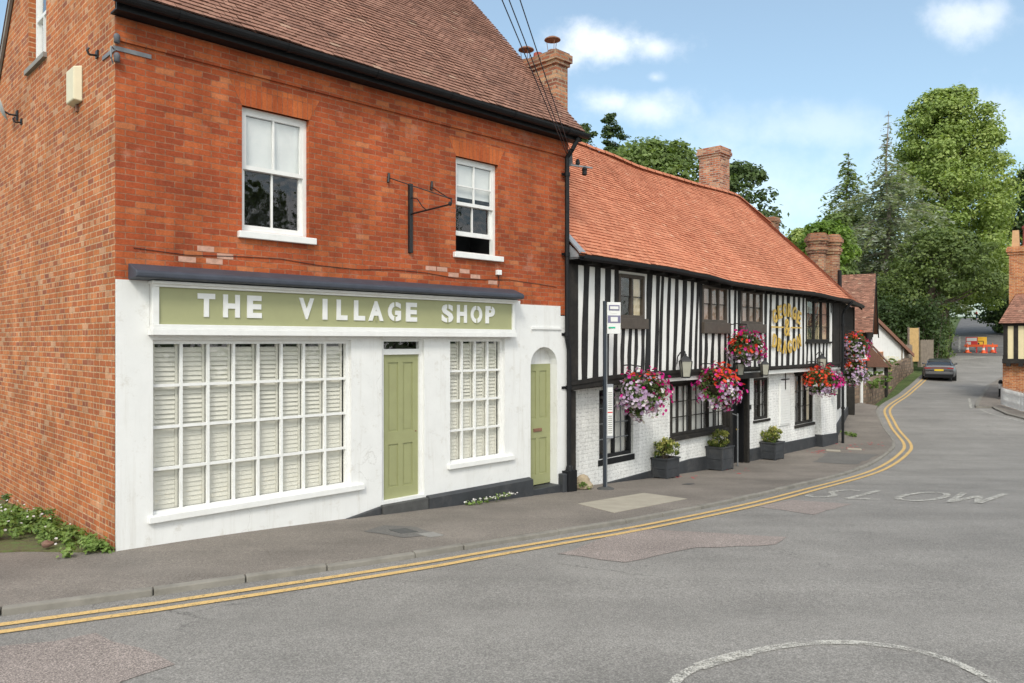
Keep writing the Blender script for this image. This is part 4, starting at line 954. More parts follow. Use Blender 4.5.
def petals(name,parent,P,Nn,size,mat,label=None):
    m=MB(); rr=random.Random(len(P))
    for p,n in zip(P,Nn):
        n=Vector(n).normalized(); a=n.orthogonal().normalized(); b=n.cross(a); s=size*rr.uniform(.8,1.25); o=rr.uniform(0,6); tn=min(1,max(0,rr.gauss(.5,.25)))
        ring=[Vector(p)+a*s*math.cos(o+j*2*math.pi/5)+b*s*math.sin(o+j*2*math.pi/5)+n*s*.25 for j in range(5)]
        c=Vector(p)
        for j in range(5): m.face([c,ring[j],ring[(j+1)%5]],tone=min(1,max(0,tn+rr.gauss(0,.1))))
    o=m.build(name,mat,parent,tone=True)
    if label: o['label']=label
    return o

# ================================================================== HANGING BASKETS
RIGHT=V(.97,.22,0)
def basket(loc,w,h,colf,label,rz,seed,arm=.5,hang=.55):
    g=random.Random(seed); b=empty('hanging_basket',loc,rz,label,'flower basket','hanging flower baskets along the pub front')
    inv=Matrix.Rotation(-rz,3,'Z'); rx,rzv=w/2,h/2
    m=MB(); m.lathe([(.02,-.2),(.13,-.16),(.2,-.06),(.22,.04),(.2,.05)],(0,0,.02),14); m.build('basket','lead cloth',b)
    m=MB(); m.tube([(0,arm,.1),(0,arm,hang),(0,arm*.5,hang+.03),(0,0,hang)],.014); 
    for q in range(3): t=q*2.1; m.cyl((0,0,hang),(.2*math.cos(t),.2*math.sin(t),.06),.005,n=4)
    m.build('bracket','iron',b)
    # shoots arch out of the basket and trail down; flowers cluster along their ends
    groups={}; gg=np.random.default_rng(seed); cen=[]
    for i in range(64):
        d=Vector((g.gauss(0,1),g.gauss(0,1),g.gauss(.05,.8))).normalized(); r=g.uniform(.68,1.0)
        p=Vector((d.x*rx*r,d.y*rx*r*.92,d.z*rzv*r)); cen.append(p); cl=g.uniform(-.10,.10)
        sg=g.uniform(.055,.10)
        for q in range(g.randint(8,15)):
            o=Vector((g.gauss(0,sg),g.gauss(0,sg),g.gauss(-.02 if d.z<0 else 0,sg*1.1))); f=p+o; f+=d*.04
            dd=Vector((f.x/rx,f.y/rx,f.z/rzv))
            if dd.length>1.22: continue
            wd=RIGHT.dot(Matrix.Rotation(rz,3,'Z')@dd)
            c=colf(wd+cl+g.gauss(0,.08),dd.z+cl+g.gauss(0,.08),g.random())
            if c: groups.setdefault(c,([],[])); groups[c][0].append(f); groups[c][1].append(d+Vector((g.gauss(0,.4),g.gauss(0,.4),g.gauss(0,.4)+.15)))
    V_,F_,t_=clump_leaves(np.array([tuple(p*.9) for p in cen]),np.full((len(cen),3),.12),46,.075,np.clip(gg.normal(.5,.2,len(cen)),0,1),shell=.2)
    mesh_np('foliage',V_,F_,'basket leaf',b,t_)
    for c,(P,Nn) in groups.items(): petals('blossoms',b,P,Nn,.041 if c!='white' else .034,c+' petal',{'lilac':'pale lilac petunias','magenta':'bright magenta petunias','red':'orange-red geraniums','white':'white petunias'}[c])
    return b
def c1(x,z,r):
    if z>.62: return ('red' if -.5<x<.25 else 'magenta') if r<.8 else 'lilac'
    if x>.42: return 'magenta' if r<.85 else 'white'
    return ('magenta' if r<.05 else 'white' if r<.16 else None if r<.28 else 'lilac')
def c2(x,z,r):
    if z>.35: return ('red' if x>-.25 and r<.75 else 'magenta') if r<.85 else None
    if x>.55 or (x<-.3 and z>-.25): return 'magenta' if r<.7 else 'lilac'
    return 'lilac' if r<.66 else ('white' if r<.74 else ('magenta' if r<.88 else None))
def c3(x,z,r):
    if x>.6 or z>.7: return 'magenta' if r<.75 else None
    if x<.25 and z>-.35: return 'red' if r<.6 else ('magenta' if r<.75 else None)
    return 'lilac' if r<.7 else ('white' if r<.8 else None)
def c4(x,z,r):
    if x>.2: return 'magenta' if r<.8 else 'lilac'
    if z>-.25: return 'red' if r<.72 else None
    return 'lilac' if r<.75 else None
def c5(x,z,r):
    if z>.55: return 'red' if r<.6 else ('magenta' if r<.7 else None)
    if x>.6: return 'magenta' if r<.7 else 'lilac'
    return 'lilac' if r<.72 else ('red' if r<.8 else ('white' if r<.9 else None))
def c6(x,z,r):
    if z>.45: return 'red' if r<.62 else 'lilac'
    return 'lilac' if r<.74 else ('magenta' if r<.8 else ('white' if r<.9 else None))
basket(wp(1.88,-.45,1.34),1.12,.96,c1,'large flower basket next to the bus stop, pale lilac with magenta on its right side',RB,21,.6)
basket(wp(5.12,-.45,1.30),1.08,1.06,c2,'large flower basket above the black planter by the door, red on top and lilac below',RB,22,.6)
basket(wp(6.52,-.5,2.27),.92,.84,c3,'highest flower basket over the pub door, red centre with lilac to the right',RB,23,.5)
basket(wp(11.65,-.45,1.22),1.04,.88,c4,'flower basket near the pub corner with red flowers left and magenta right',RB,24,.6)
basket((12.0,26.5,2.20),.90,.98,c5,'upper flower basket on the pub end wall, mostly lilac with red on top',RB+RBD,25,.45)
basket((11.93,26.5,1.30),.86,.82,c6,'lower flower basket on the pub end wall, lilac beneath the other basket',RB+RBD,26,.42)

# ================================================================== PLANTERS AND SHRUBS
def planter(u,s,zb,w,d,h,label,slabel,seed):
    b=empty('planter',tuple(wp(u,s,zb)),RB,label,'planter','black planters along the pub wall')
    m=MB(); t=.03
    for (x0,x1,y0,y1) in ((-w/2,w/2,-d/2,-d/2+t),(-w/2,w/2,d/2-t,d/2),(-w/2,-w/2+t,-d/2+t,d/2-t),(w/2-t,w/2,-d/2+t,d/2-t)):
        m.box(x0,x1,y0,y1,.04,h*.48); m.box(x0,x1,y0,y1,h*.49,h-.03)
    for x in (-w/2-.008,w/2-.045):
        for y in (-d/2-.008,d/2-.045): m.box(x,x+.053,y,y+.053,0,h-.03)
    m.build('box','plinth paint',b,bevel=.004)
    m=MB()
    for (x0,x1,y0,y1) in ((-w/2-.03,w/2+.03,-d/2-.03,-d/2+.04),(-w/2-.03,w/2+.03,d/2-.04,d/2+.03),(-w/2-.03,-w/2+.04,-d/2+.04,d/2-.04),(w/2-.04,w/2+.03,-d/2+.04,d/2-.04)): m.box(x0,x1,y0,y1,h-.03,h)
    m.build('rim','plinth paint',b,bevel=.004)
    m=MB(); m.box(-w/2+.031,w/2-.031,-d/2+.031,d/2-.031,h*.6,h*.88); m.build('soil','soil',b)
    sh=empty('shrub',tuple(wp(u,s,zb+h*.88)),RB,slabel,'shrub','shrubs in the black planters')
    g=np.random.default_rng(seed); n=26; cen=np.stack([g.normal(0,w*.27,n),g.normal(0,d*.3,n),g.uniform(.06,.44,n)],1)
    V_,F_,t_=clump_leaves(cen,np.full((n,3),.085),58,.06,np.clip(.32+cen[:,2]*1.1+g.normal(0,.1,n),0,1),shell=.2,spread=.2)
    mesh_np('foliage',V_,F_,'shrub leaf',sh,t_)
    m=MB()
    for c in cen: m.cyl((c[0]*.3,c[1]*.3,0),tuple(c),.006,.003,4)
    m.build('stem','bark',sh)
planter(3.56,.02,Pz(wp(3.56,0,0).y)-.01,.52,.38,.47,'leftmost black wooden planter under the wide pub window','yellow-green shrub in the leftmost black planter',31)
planter(6.08,.0,Pz(wp(6.08,0,0).y)-.01,.58,.42,.60,'black wooden planter beside the pub door','leafy shrub in the black planter beside the pub door',32)
planter(9.12,.0,Pz(wp(9.1,0,0).y)-.01,.56,.42,.50,'rightmost black wooden planter under the small pub window','yellow-green shrub in the rightmost black planter',33)

# ================================================================== BUS STOP
bs=empty('bus_stop',(1.80,14.62,Pz(14.62)),R(20),'grey bus stop pole with a white flag and a timetable case on the pavement','bus stop')
m=MB(); m.box(-.045,.0,-.03,.03,0.02,3.62); m.build('pole','blue black',bs,bevel=.004)
m=MB(); m.box(.002,.026,-.025,.025,.02,3.0); m.build('pole_strip','steel',bs)
m=MB(); m.lathe([(.17,0),(.16,.03),(.10,.05),(.07,.06)],(0,0,-.01),12); m.build('base','drain dark',bs)
m=MB(); m.box(.03,.32,-.016,.016,2.99,3.60); m.build('flag','sign white',bs,bevel=.006)
m=MB(); m.box(.06,.29,-.021,-.0165,3.44,3.545); m.box(.04,.31,-.021,-.0165,3.20,3.345); m.build('flag_print','sign purple',bs)
m=MB(); m.box(.085,.265,-.026,-.0215,3.465,3.52,); m.box(.10,.25,-.026,-.0215,3.225,3.315); m.box(.11,.24,-.020,-.0165,3.385,3.40); m.build('flag_print','sign white',bs)
m=MB(); m.lathe([(.028,-.002),(.028,.002)],(.075,-.019,3.11),10); m.box(.105,.20,-.021,-.0165,3.095,3.125); m.box(.065,.10,-.021,-.0165,3.095,3.125); m.build('flag_logo','sign green',bs)
m=MB(); m.box(.0,.145,-.045,.03,.98,2.02); m.build('timetable_case','lead grey',bs,bevel=.006)
m=MB(); m.box(.015,.13,-.05,-.046,1.03,1.96); m.build('timetable','sign white',bs)
m=MB(); m.box(.02,.125,-.053,-.0505,1.47,1.49)
m.build('timetable_print','sign red',bs)
m=MB(); 
for i in range(9): m.box(.03,.115,-.053,-.0505,1.08+i*.04,1.095+i*.04); m.box(.03,.115,-.053,-.0505,1.53+i*.04,1.545+i*.04)
m.build('timetable_print','stone grey',bs)
# rock and weeds ------------------------------------------------------
def rock(loc,s,label,seed,mat='rock'):
    bm=bmesh.new(); bmesh.ops.create_icosphere(bm,subdivisions=3,radius=1); g=random.Random(seed); ph=[g.uniform(0,6) for _ in range(6)]
    for v in bm.verts:
        c=v.co; k_=1+.16*math.sin(c.x*3+ph[0])+.14*math.sin(c.y*4+ph[1])+.12*math.sin(c.z*5+ph[2]); v.co=Vector((c.x*s[0],c.y*s[1],max(c.z,-.4)*s[2]))*k_
    me=bpy.data.meshes.new('rock'); bm.to_mesh(me); bm.free(); me.materials.append(MATS[mat]); o=bpy.data.objects.new('rock',me); COL.objects.link(o); o.location=loc; o.rotation_euler=(0,0,g.uniform(0,3)); tag(o,label,'rock'); return o
p=wp(.42,.02,0); rock((p.x+.05,p.y-.05,Pz(p.y)+.09),(.20,.15,.16),'pale rough rock in weeds at the foot of the downpipe',3)
def weeds(loc,w,d,h,n,label,flower=None,seed=1,name='weed_clump',leaf='weed leaf',ls=.055):
    b=empty(name,loc,0,label,'weeds'); g=np.random.default_rng(seed)
    nc=max(6,int(n/45)); cen=np.stack([g.uniform(-w/2,w/2,nc),g.uniform(-d/2,d/2,nc),g.uniform(.02,h,nc)],1)
    V_,F_,t_=clump_leaves(cen,np.stack([np.full(nc,.09),np.full(nc,.09),np.full(nc,.06)],1),45,ls,np.clip(g.normal(.5,.18,nc),0,1),shell=.1,up=.6)
    mesh_np('leaves',V_,F_,leaf,b,t_)
    m=MB()
    for c in cen: m.cyl((c[0]*.9,c[1]*.9,-.02),tuple(c),.005,.003,4)
    m.build('weed_stems','weed leaf',b)  # thin bare stems carrying the weed leaves
    if flower:
        q=[(g.uniform(-w/2,w/2),g.uniform(-d/2,d/2),h*g.uniform(.7,1.15)) for _ in range(flower[1])]; petals('blossoms',b,q,[(g.normal(0,.4),-.5+g.normal(0,.3),1) for _ in q],.016,flower[0]+' petal')
    return b
weeds((p.x-.02,p.y-.18,Pz(p.y-.2)),.55,.22,.13,500,'green weeds around the pale rock by the downpipe',seed=2)
q=wa(5.75,-.24,0); w_=weeds((q.x,q.y,Pz(q.y)),1.15,.10,.09,300,'weeds with small white flowers at the foot of the dark plinth',('white',70),seed=3,ls=.04); w_.rotation_euler=(0,0,RA)
q=wa(-.33,1.15,0); w_=weeds((q.x,q.y,.0),.45,2.6,.10,2400,'bright green leafy weeds along the foot of the brick side wall',('white',14),seed=4,ls=.055); w_.rotation_euler=(0,0,RA)
q=wa(-.9,2.6,0); w_=weeds((q.x,q.y,.0),1.2,2.4,.15,6500,'tall patch of green weeds with white flowers at the far left edge',('white',80),seed=5,ls=.06); w_.rotation_euler=(0,0,RA)
q=wa(-.16,.2,0); weeds((q.x,q.y,-.02),.4,.22,.14,300,'small tuft of weeds at the very corner of the brick wall',seed=6)
for i,(x,y,s,l) in enumerate(((-.55,.55,.13,'brown lump of broken brick beside the weeds near the wall corner'),(-.25,.75,.10,'rusty broken brick lying against the side wall foot'))):
    q=wa(x,y,0); rock((q.x,q.y,.05),(s*.5,s*.36,s*.4),l,40+i,'brick lump')

# ================================================================== GROUND, ROAD, PAVEMENT
KP=[(-30,-6.5),(-14,1.95),(-8,5.1),(-4.62,6.86),(-3.5,7.42),(-2.74,7.84),(-2.0,8.26),(-1.11,8.82),(-.57,9.22),(.64,10.14),(1.68,11.02),(3.96,13.36),(6.59,16.58),(9.33,20.0),(11.56,23.2),(12.92,25.6),(14.4,29.5),(16.54,34.2),(20.6,40.5),(25.36,47.7),(28.9,52.6),(33.4,58.0)]
KP=[(x*.986,y*.986) for x,y in KP]
KERB=smooth_path(KP,.45)
k = sheet('ground',[(-500,-200),(700,-200),(700,1100),(-500,1100)],-.42,'ground grass',step=2.0) if False else None
m=MB()
ys=[-200,-60,-20,0]+[y*.0+y for y in range(4,70,2)]+list(range(72,260,8))+[300,400,600,900,1200]
for a,b in zip(ys,ys[1:]):
    xs=[-600,-100,0,50,120,700]
    for u,v in zip(xs,xs[1:]): m.face([(u,a,Pz(a)-.42),(v,a,Pz(a)-.42),(v,b,Pz(b)-.42),(u,b,Pz(b)-.42)])
tag(m.build('ground','ground grass'),kind='structure')
sheet('road',[(-30,-30),(75,-30),(75,59.5),(34.6,59.5),(33.4,58),(28.9,52.6),(25.36,47.7),(20.6,40.5),(16.5,34.2),(12,33),(-30,33)],-.065,'asphalt')
sheet('lane',[(33.8,59.2),(36.4,63),(44,76),(50,86),(62,106),(80,136),(103,174),(140,200),(146,196),(108,170),(84,132),(66,103),(55.4,85.5),(48,74),(42.5,63),(41,59.2)],-.06,'shaded lane asphalt',step=2)
pk=[p for p in KERB if p.y<34.3 and p.x>-29]
inner=offset_path(pk,-.10)
back=[(16.3,35.6),(14.6,33.6),(13.4,32),(10.0,25.5),(5.0,20.0),(1.0,15.6),(.5,14.9),(-4.2,9.9),(-4.75,9.0),(-6.2,8.75),(-14,5.2),(-29,-3.0)]
sheet('pavement',[(p.x,p.y) for p in inner]+back,0.,'pavement asphalt',depth=.15)
sheet('verge',[(-4.75,8.70),(-5.6,8.75),(-6.3,8.62),(-14,5.1),(-22,12),(-12,17),(-8.9,13.2),(-4.62,8.84)],.02,'verge soil',depth=.2)
m=MB(); rr=random.Random(2); L=smooth_path(KP,.92); L=[p for p in L if p.y<57]
for a,b in zip(L,L[1:]):
    d=(b-a).normalized(); n=V(d.y,-d.x); a2=a+d*.006; b2=b-d*.006; e=rr.uniform(-.008,.008); dz=[rr.uniform(-.006,.006) for _ in range(2)]
    drop=0 if a.y<29 else min(1,(a.y-29)/4)*.06
    P=[a2-n*.10,a2+n*e,b2+n*e,b2-n*.10]
    c=[(p.x,p.y,Pz(p.y)-.35) for p in P]+[(p.x-(n.x*.02 if i in (1,2) else 0),p.y-(n.y*.02 if i in (1,2) else 0),Pz(p.y)+.006+dz[0]-drop-(.012 if i in (1,2) else 0)) for i,p in enumerate(P)]
    m.hexa([c[0],c[3],c[2],c[1],c[4],c[7],c[6],c[5]])
m.f=[tuple(reversed(f)) for f in m.f]
tag(m.build('kerb','kerb stone',bevel=.012),kind='structure')
for off in (.24,.44):
    m=MB(); pth=offset_path(KERB,off); pth=[p for p in pth if -28<p.x and p.y<48.5]; ribbon(m,pth,.092,-.056); tag(m.build('road_marking','yellow paint'),kind='structure')
def worn_line(path,w,mat,off=-.056):
    m=MB(); ribbon(m,path,w,off); return tag(m.build('road_marking',mat),kind='structure')
worn_line(smooth_path([(1.22,4.9),(1.12,5.3),(1.30,5.62),(1.72,5.90),(2.25,6.12),(2.77,6.17),(3.2,6.0),(3.42,5.62),(3.4,5.0),(2.9,4.4),(2.2,4.22),(1.55,4.45),(1.22,4.9)],.1),.085,'worn white')
worn_line([V(1.40,5.70),V(1.6,5.83),V(1.85,5.96)],.12,'worn white',-.0535)
# SLOW along the carriageway
E1=V(.955,-.297); E2=V(1.14,1.32); SO=V(6.02,13.62)
def stroke(pts,w=.12):
    pts=[SO+E1*a+E2*b for a,b in pts]; m=MB(); ribbon(m,smooth_path(pts,.12) if len(pts)>2 else [pts[0]+(pts[1]-pts[0])*i/8 for i in range(9)],w,-.056); return m
SL=[[(-.78,.28),(-.74,.12),(-.6,.05),(-.42,.12),(-.38,.3),(-.5,.48),(-.62,.62),(-.58,.85),(-.42,.97),(-.22,.86)],[(0,.0),(0.05,1.0)],[(-.05,.02),(.52,.02)],[(.84,.06),(.70,.25),(.72,.6),(.88,.92),(1.05,.98)],[(1.05,.98),(1.28,.84),(1.37,.5),(1.27,.14),(1.05,.02),(.86,.05)],[(1.52,1.0),(1.62,.0)],[(1.62,.0),(1.86,.72)],[(1.86,.72),(2.05,.0)],[(2.05,.0),(2.2,1.02)]]
big=MB()
for i,s in enumerate(SL):
    g=stroke(s); b_=len(big.v); big.v+=[(x,y,z+.0006*i) for x,y,z in g.v]; big.f+=[tuple(b_+k_ for k_ in f) for f in g.f]; big.mi+=g.mi; big.tn+=g.tn
tag(big.build('road_marking','worn white'),kind='structure')
# patches and covers
def rough(poly,j=.05,seed=1):
    g=random.Random(seed); out=[]
    for i,(a,b) in enumerate(zip(poly,poly[1:]+poly[:1])):
        n=max(2,int(math.hypot(b[0]-a[0],b[1]-a[1])/.25))
        for q in range(n): t=q/n; out.append((a[0]+(b[0]-a[0])*t+g.uniform(-j,j),a[1]+(b[1]-a[1])*t+g.uniform(-j,j)))
    return out
sheet('road_patch',rough([(.56,8.88),(1.66,10.5),(2.4,10.25),(3.57,9.86),(3.28,9.4),(2.2,9.2),(1.24,8.5)],.04,1),-.06,'pink patch')
sheet('road_patch',rough([(4.04,12.62),(4.96,13.5),(5.75,12.92),(4.67,11.74)],.03,2),-.0608,'pink patch')
sheet('road_patch',rough([(-4.3,6.0),(-3.46,6.36),(-2.56,5.78),(-2.9,5.3),(-4.0,4.8)],.04,3),-.06,'pink patch')
sheet('pavement_patch',rough([(-1.75,10.35),(-1.3,10.2),(-.95,9.75),(-1.35,9.5),(-1.9,9.9)],.03,5),.004,'dark patch')
sheet('pavement_patch',rough([(9.0,19.9),(8.1,20.4),(9.4,22.6),(10.6,22.0)],.05,6),.0045,'dark patch')
sheet('paving_slab',[(1.08,12.48),(2.43,13.98),(3.02,13.12),(1.54,11.48)],.006,'slab concrete',depth=.02)
def cover(poly,label,mat='drain dark'):
    m=MB(); c=sum((Vector(p) for p in poly),Vector((0,0)))/4
    b=[(p[0],p[1],Pz(p[1])+.001) for p in poly]; t=[(p[0],p[1],Pz(p[1])+.009) for p in poly]; m.hexa(b+t)
    o=m.build('service_cover',mat); return tag(o,label,'cover')
cover([(-1.62,10.0),(-1.42,10.12),(-1.22,9.86),(-1.42,9.74)],'small iron service cover in the pavement below the wider green door')
cover([(-1.20,9.72),(-1.02,9.84),(-.86,9.62),(-1.04,9.5)],'small grey service cover nearest the kerb in front of the shop','stone grey')
q=wp(2.6,-1.1,0); cover([(q.x-.14,q.y-.05),(q.x+.02,q.y+.14),(q.x+.14,q.y+.05),(q.x-.02,q.y-.14)],'small dark cover in the pavement near the leftmost planter')
for i,(u,s,w) in enumerate(((12.2,-.55,.6),(13.0,-.9,.5))):
    q=wp(u,s,0); cover([(q.x-.25,q.y-.1),(q.x+.1,q.y-.28),(q.x+.25,q.y+.1),(q.x-.1,q.y+.28)],('pale stone slab cover by the pub corner buttress','second pale slab cover further out on the pavement by the pub corner')[i],'slab concrete')
# fallen petals on the pavement: nobody would count them
m=MB(); g=random.Random(9)
for (u,s,n,sp) in ((11.6,-.35,16,.35),(13.3,-.6,18,.5),(14.6,-.8,10,.6),(3.9,-.4,5,.3),(6.4,-.5,6,.4)):
    for i in range(n):
        q=wp(u+g.gauss(0,sp),s+g.gauss(0,sp*.5),0); r=g.uniform(.025,.06); o=g.uniform(0,6); z=Pz(q.y)+.009
        if s+0>-.1: continue
        m.face([(q.x+r*math.cos(o+j*1.57),q.y+r*math.sin(o+j*1.57)*.7,z+.004*(j%2)) for j in range(4)])
tag(m.build('fallen_petals','petal litter'),kind='stuff')
q=wp(15.6,-.2,0); weeds((11.72,26.6,Pz(26.6)),.14,1.6,.10,420,'weeds along the foot of the pub end wall',seed=8)

# ================================================================== RIGHT-HAND CORNER: pavement, cottage, fence, bollard
KR=[(60,52.5),(31,48.2),(27.9,44.6),(23.41,38.1),(20.67,33.85),(21.3,33.7),(20.9,32.8),(20.3,31.2),(20.2,29.5),(20.9,26),(23,22),(60,20)]
sheet('pavement',[(p[0],p[1]) for p in KR],-.0,'pavement asphalt',depth=.2)
kr=smooth_path(KR[2:11],.9); m=MB()
for a,b in zip(kr,kr[1:]):
    d=(b-a).normalized(); n=V(-d.y,d.x)
    P=[a-n*.0,a+n*.14,b+n*.14,b]; P=[V(p.x+n.x*-.005,p.y) for p in P]
    m.hexa([(p.x,p.y,Pz(p.y)-.3) for p in P]+[(p.x,p.y,Pz(p.y)+.008) for p in P])
tag(m.build('kerb','kerb stone'),kind='structure')
worn_line(smooth_path([(23.1,38.4),(20.35,33.7)],.5),.10,'worn white'); worn_line(smooth_path([(20.6,33.35),(20.0,32.0),(19.85,30.0),(20.5,25.6)],.5),.1,'worn white')
worn_line([V(33.6,57.2)+(V(41.5,60.6)-V(33.6,57.2))*t for t in (0,.12,.24,.36)],.22,'worn white'); worn_line([V(33.6,57.2)+(V(41.5,60.6)-V(33.6,57.2))*t for t in (.6,.75,.9,1.0)],.22,'worn white')
worn_line([V(36.2,61.5)+(V(50.2,85.2)-V(36.2,61.5))*t/8 for t in range(9)],.16,'faint white',-.052)
# cottage with jettied timber storey: local x to the right along its front, y away from camera
cz=Pz(37)-.02
cot=empty('jettied_cottage',(23.75,36.7,cz),R(-37),'orange brick cottage at the right edge with a cream panelled timber upper storey','cottage')
m=MB(); m.box(.12,6.5,.25,5.5,-.4,1.86); m.build('wall','cottage brick',cot)
m=MB(); m.box(.0,6.5,.0,5.5,1.96,3.74); m.build('upper_wall','cream panel',cot)
m=MB()
for x in (0,.42,.86,1.30,1.74,2.2,2.7,3.2,3.7): m.box(x-.02,x+.16,-.035,.02,1.98,3.72)
m.box(-.04,6.5,-.06,.05,3.6,3.76); m.box(-.04,.0,-.02,5.5,2.0,2.2); m.box(-.03,.1,.3,.5,-.4,1.8)
for y in (.9,1.8,2.7,3.6,4.5): m.box(-.03,.02,y,y+.16,2.0,3.7)
m.build('timber_frame','old timber',cot)
m=MB(); m.box(-.06,6.5,-.12,.3,1.80,2.02)
for i in range(7): m.box(.1+i*.5,.28+i*.5,-.2,.3,1.66,1.80)
m.build('jetty_beam','old timber',cot)
m=MB(); m.box(-.06,.14,.2,.4,-.4,1.8); m.build('corner_post','cottage brick',cot)
m=MB()
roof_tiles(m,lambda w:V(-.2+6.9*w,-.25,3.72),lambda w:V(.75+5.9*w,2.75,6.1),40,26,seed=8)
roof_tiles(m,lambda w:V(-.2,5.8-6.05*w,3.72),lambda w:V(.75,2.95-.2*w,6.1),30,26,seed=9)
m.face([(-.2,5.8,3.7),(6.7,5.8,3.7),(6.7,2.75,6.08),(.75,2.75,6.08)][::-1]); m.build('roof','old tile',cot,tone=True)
m=MB(); x0,x1,y0,y1=.10,1.15,1.6,2.6; m.box(x0,x1,y0,y1,4.0,7.18); m.box(x0-.06,x1+.06,y0-.06,y1+.06,7.18,7.3); m.box(x0-.12,x1+.12,y0-.12,y1+.12,7.3,7.5); m.box(x0-.07,x1+.07,y0-.07,y1+.07,7.5,7.58)
ch=m.build('chimney','cottage brick',cot)
m=MB(); m.hexa([(.2,1.8,7.58),(.53,1.8,7.58),(.53,2.1,7.58),(.2,2.1,7.58),(.23,1.83,8.4),(.5,1.83,8.4),(.5,2.07,8.4),(.23,2.07,8.4)]); m.build('chimney_pot','clay pot',ch)
m=MB(); m.lathe([(.24,0),(.22,.1),(.2,.85),(.25,.9),(.25,1.0),(.2,1.03)],(.86,2.0,7.58),12); m.build('chimney_pot','clay pot red',ch)
fn=empty('picket_fence',(21.72,33.6,Pz(33.6)),0,'white picket fence curving round the corner in front of the brick cottage','fence')
fpts=smooth_path([(22.05,34.25),(21.6,32.9),(21.15,31.3),(21.0,29.6),(21.6,26.5)],.14); o0=V(21.72,33.6)
m=MB(); mr=MB()
for i,(a,b) in enumerate(zip(fpts,fpts[1:])):
    d=(b-a).normalized(); n=V(-d.y,d.x); zb=Pz(a.y)-Pz(33.6); c=a-o0; w=.045
    P=[c-d*w-n*.012,c+d*w-n*.012,c+d*w+n*.012,c-d*w+n*.012]
    m.hexa([(p.x,p.y,zb+.05) for p in P]+[(p.x,p.y,zb+.80) for p in P]); t=c
    m.face([(P[0].x,P[0].y,zb+.8),(P[1].x,P[1].y,zb+.8),(c.x-n.x*.012,c.y-n.y*.012,zb+.9)])
    e=b-o0; ze=Pz(b.y)-Pz(33.6)
    for h in (.25,.62):
        Q=[c+n*.014,e+n*.014,e+n*.05,c+n*.05]; zz=[zb,ze,ze,zb]
        mr.hexa([(p.x,p.y,z+h) for p,z in zip(Q,zz)]+[(p.x,p.y,z+h+.07) for p,z in zip(Q,zz)])
m.build('picket','white gloss paint',fn); mr.build('rail','white gloss paint',fn)
bo=empty('bollard',(24.75,38.5,Pz(38.5)),0,'black bollard with a white band at the edge of the far right pavement','bollard')
m=MB(); m.lathe([(.11,0),(.10,.04),(.085,.1),(.085,.42),(.085,.68),(.10,.7),(.10,.76),(.06,.84),(.02,.86)],n=14); m.build('post','black paint',bo,smooth=False)
m=MB(); m.lathe([(.088,.42),(.088,.66)],n=14,cap=False); m.build('band','sign white',bo)

# ================================================================== BEYOND THE PUB: stone wall, old house, white gable, panels, warning sign
GW=smooth_path([(13.9,33.2),(15.3,34.9),(17.3,36.9),(19.3,40.0),(22.0,44.2),(25.0,49.0),(28.2,53.4)],.5)
sheet('garden_ground',[(p.x-.05,p.y+.05) for p in GW]+[(30,60),(20,75),(0,75),(2,40),(10,34)],.52,'ground grass',depth=1.2)
def strip_wall(name,path,h,t,mat,label,cat='wall',rag=.05,zb=-.6):
    o0=path[0]; b=empty(name,(o0.x,o0.y,Pz(o0.y)),0,label,cat); m=MB(); g=random.Random(4)
    hs=[h(i/len(path))+g.uniform(-rag,rag) for i in range(len(path))]
    for i,(a,c) in enumerate(zip(path,path[1:])):
        d=(c-a).normalized(); n=V(-d.y,d.x); P=[a-o0,c-o0,c-o0+n*t,a-o0+n*t]; z0,z1=Pz(a.y)-Pz(o0.y),Pz(c.y)-Pz(o0.y)
        m.hexa([(P[0].x,P[0].y,z0+zb),(P[1].x,P[1].y,z1+zb),(P[2].x,P[2].y,z1+zb),(P[3].x,P[3].y,z0+zb),(P[0].x,P[0].y,z0+hs[i]),(P[1].x,P[1].y,z1+hs[i+1]),(P[2].x,P[2].y,z1+hs[i+1]),(P[3].x,P[3].y,z0+hs[i])])
    m.build('masonry',mat,b); return b
strip_wall('stone_wall',GW,lambda t:.95-.25*t,.35,'stone rubble','low rough stone wall curving along the road beyond the pub')
def lf(name,loc,rz,label,cat): return empty(name,loc,rz,label,cat)
HA=math.atan2(.88,.47)
old=empty('gabled_house',(19.55,42.0,.05),HA,'old timbered house with a steep mottled tile roof and dark gable beyond the pub','house')
# local: x along the gable (away from camera), y into the plot (left)
m=MB(); m.face([(.25,.0,-1),(6.5,.0,-1),(6.5,.0,2.9),(3.4,0,6.1),(.25,0,2.9)]); m.face([(.25,9,-1),(.25,0,-1),(.25,0,2.95),(.25,9,2.95)]); m.face([(6.5,0,-1),(6.5,9,-1),(6.5,9,2.9),(6.5,0,2.9)]); m.build('wall','infill white',old)
m=MB()
for y in (.0,.7,1.3,2.0,2.7,3.4,4.2,5.0): m.box(.2,.255,y,y+.2,-1,2.9)
m.box(.19,.255,0,9,1.1,1.3)
for x in (.25,1.2,2.1,3.0,3.9,4.8,5.7): m.box(x,x+.28,-.05,.01,-1,2.6+.95*min(x,6.5-x-.28))
m.box(.2,6.5,-.06,.012,1.3,1.55); m.box(.2,6.5,-.06,.012,2.9,3.1)
m.build('timber_frame','old timber',old)
m=MB(); m.box(.18,.2,.9,1.7,-.8,1.05); m.build('door','blue black',old)
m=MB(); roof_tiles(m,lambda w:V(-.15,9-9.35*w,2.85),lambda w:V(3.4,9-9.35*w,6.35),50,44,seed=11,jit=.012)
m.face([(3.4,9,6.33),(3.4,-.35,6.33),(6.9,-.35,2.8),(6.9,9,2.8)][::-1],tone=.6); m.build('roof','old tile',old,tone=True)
m=MB()
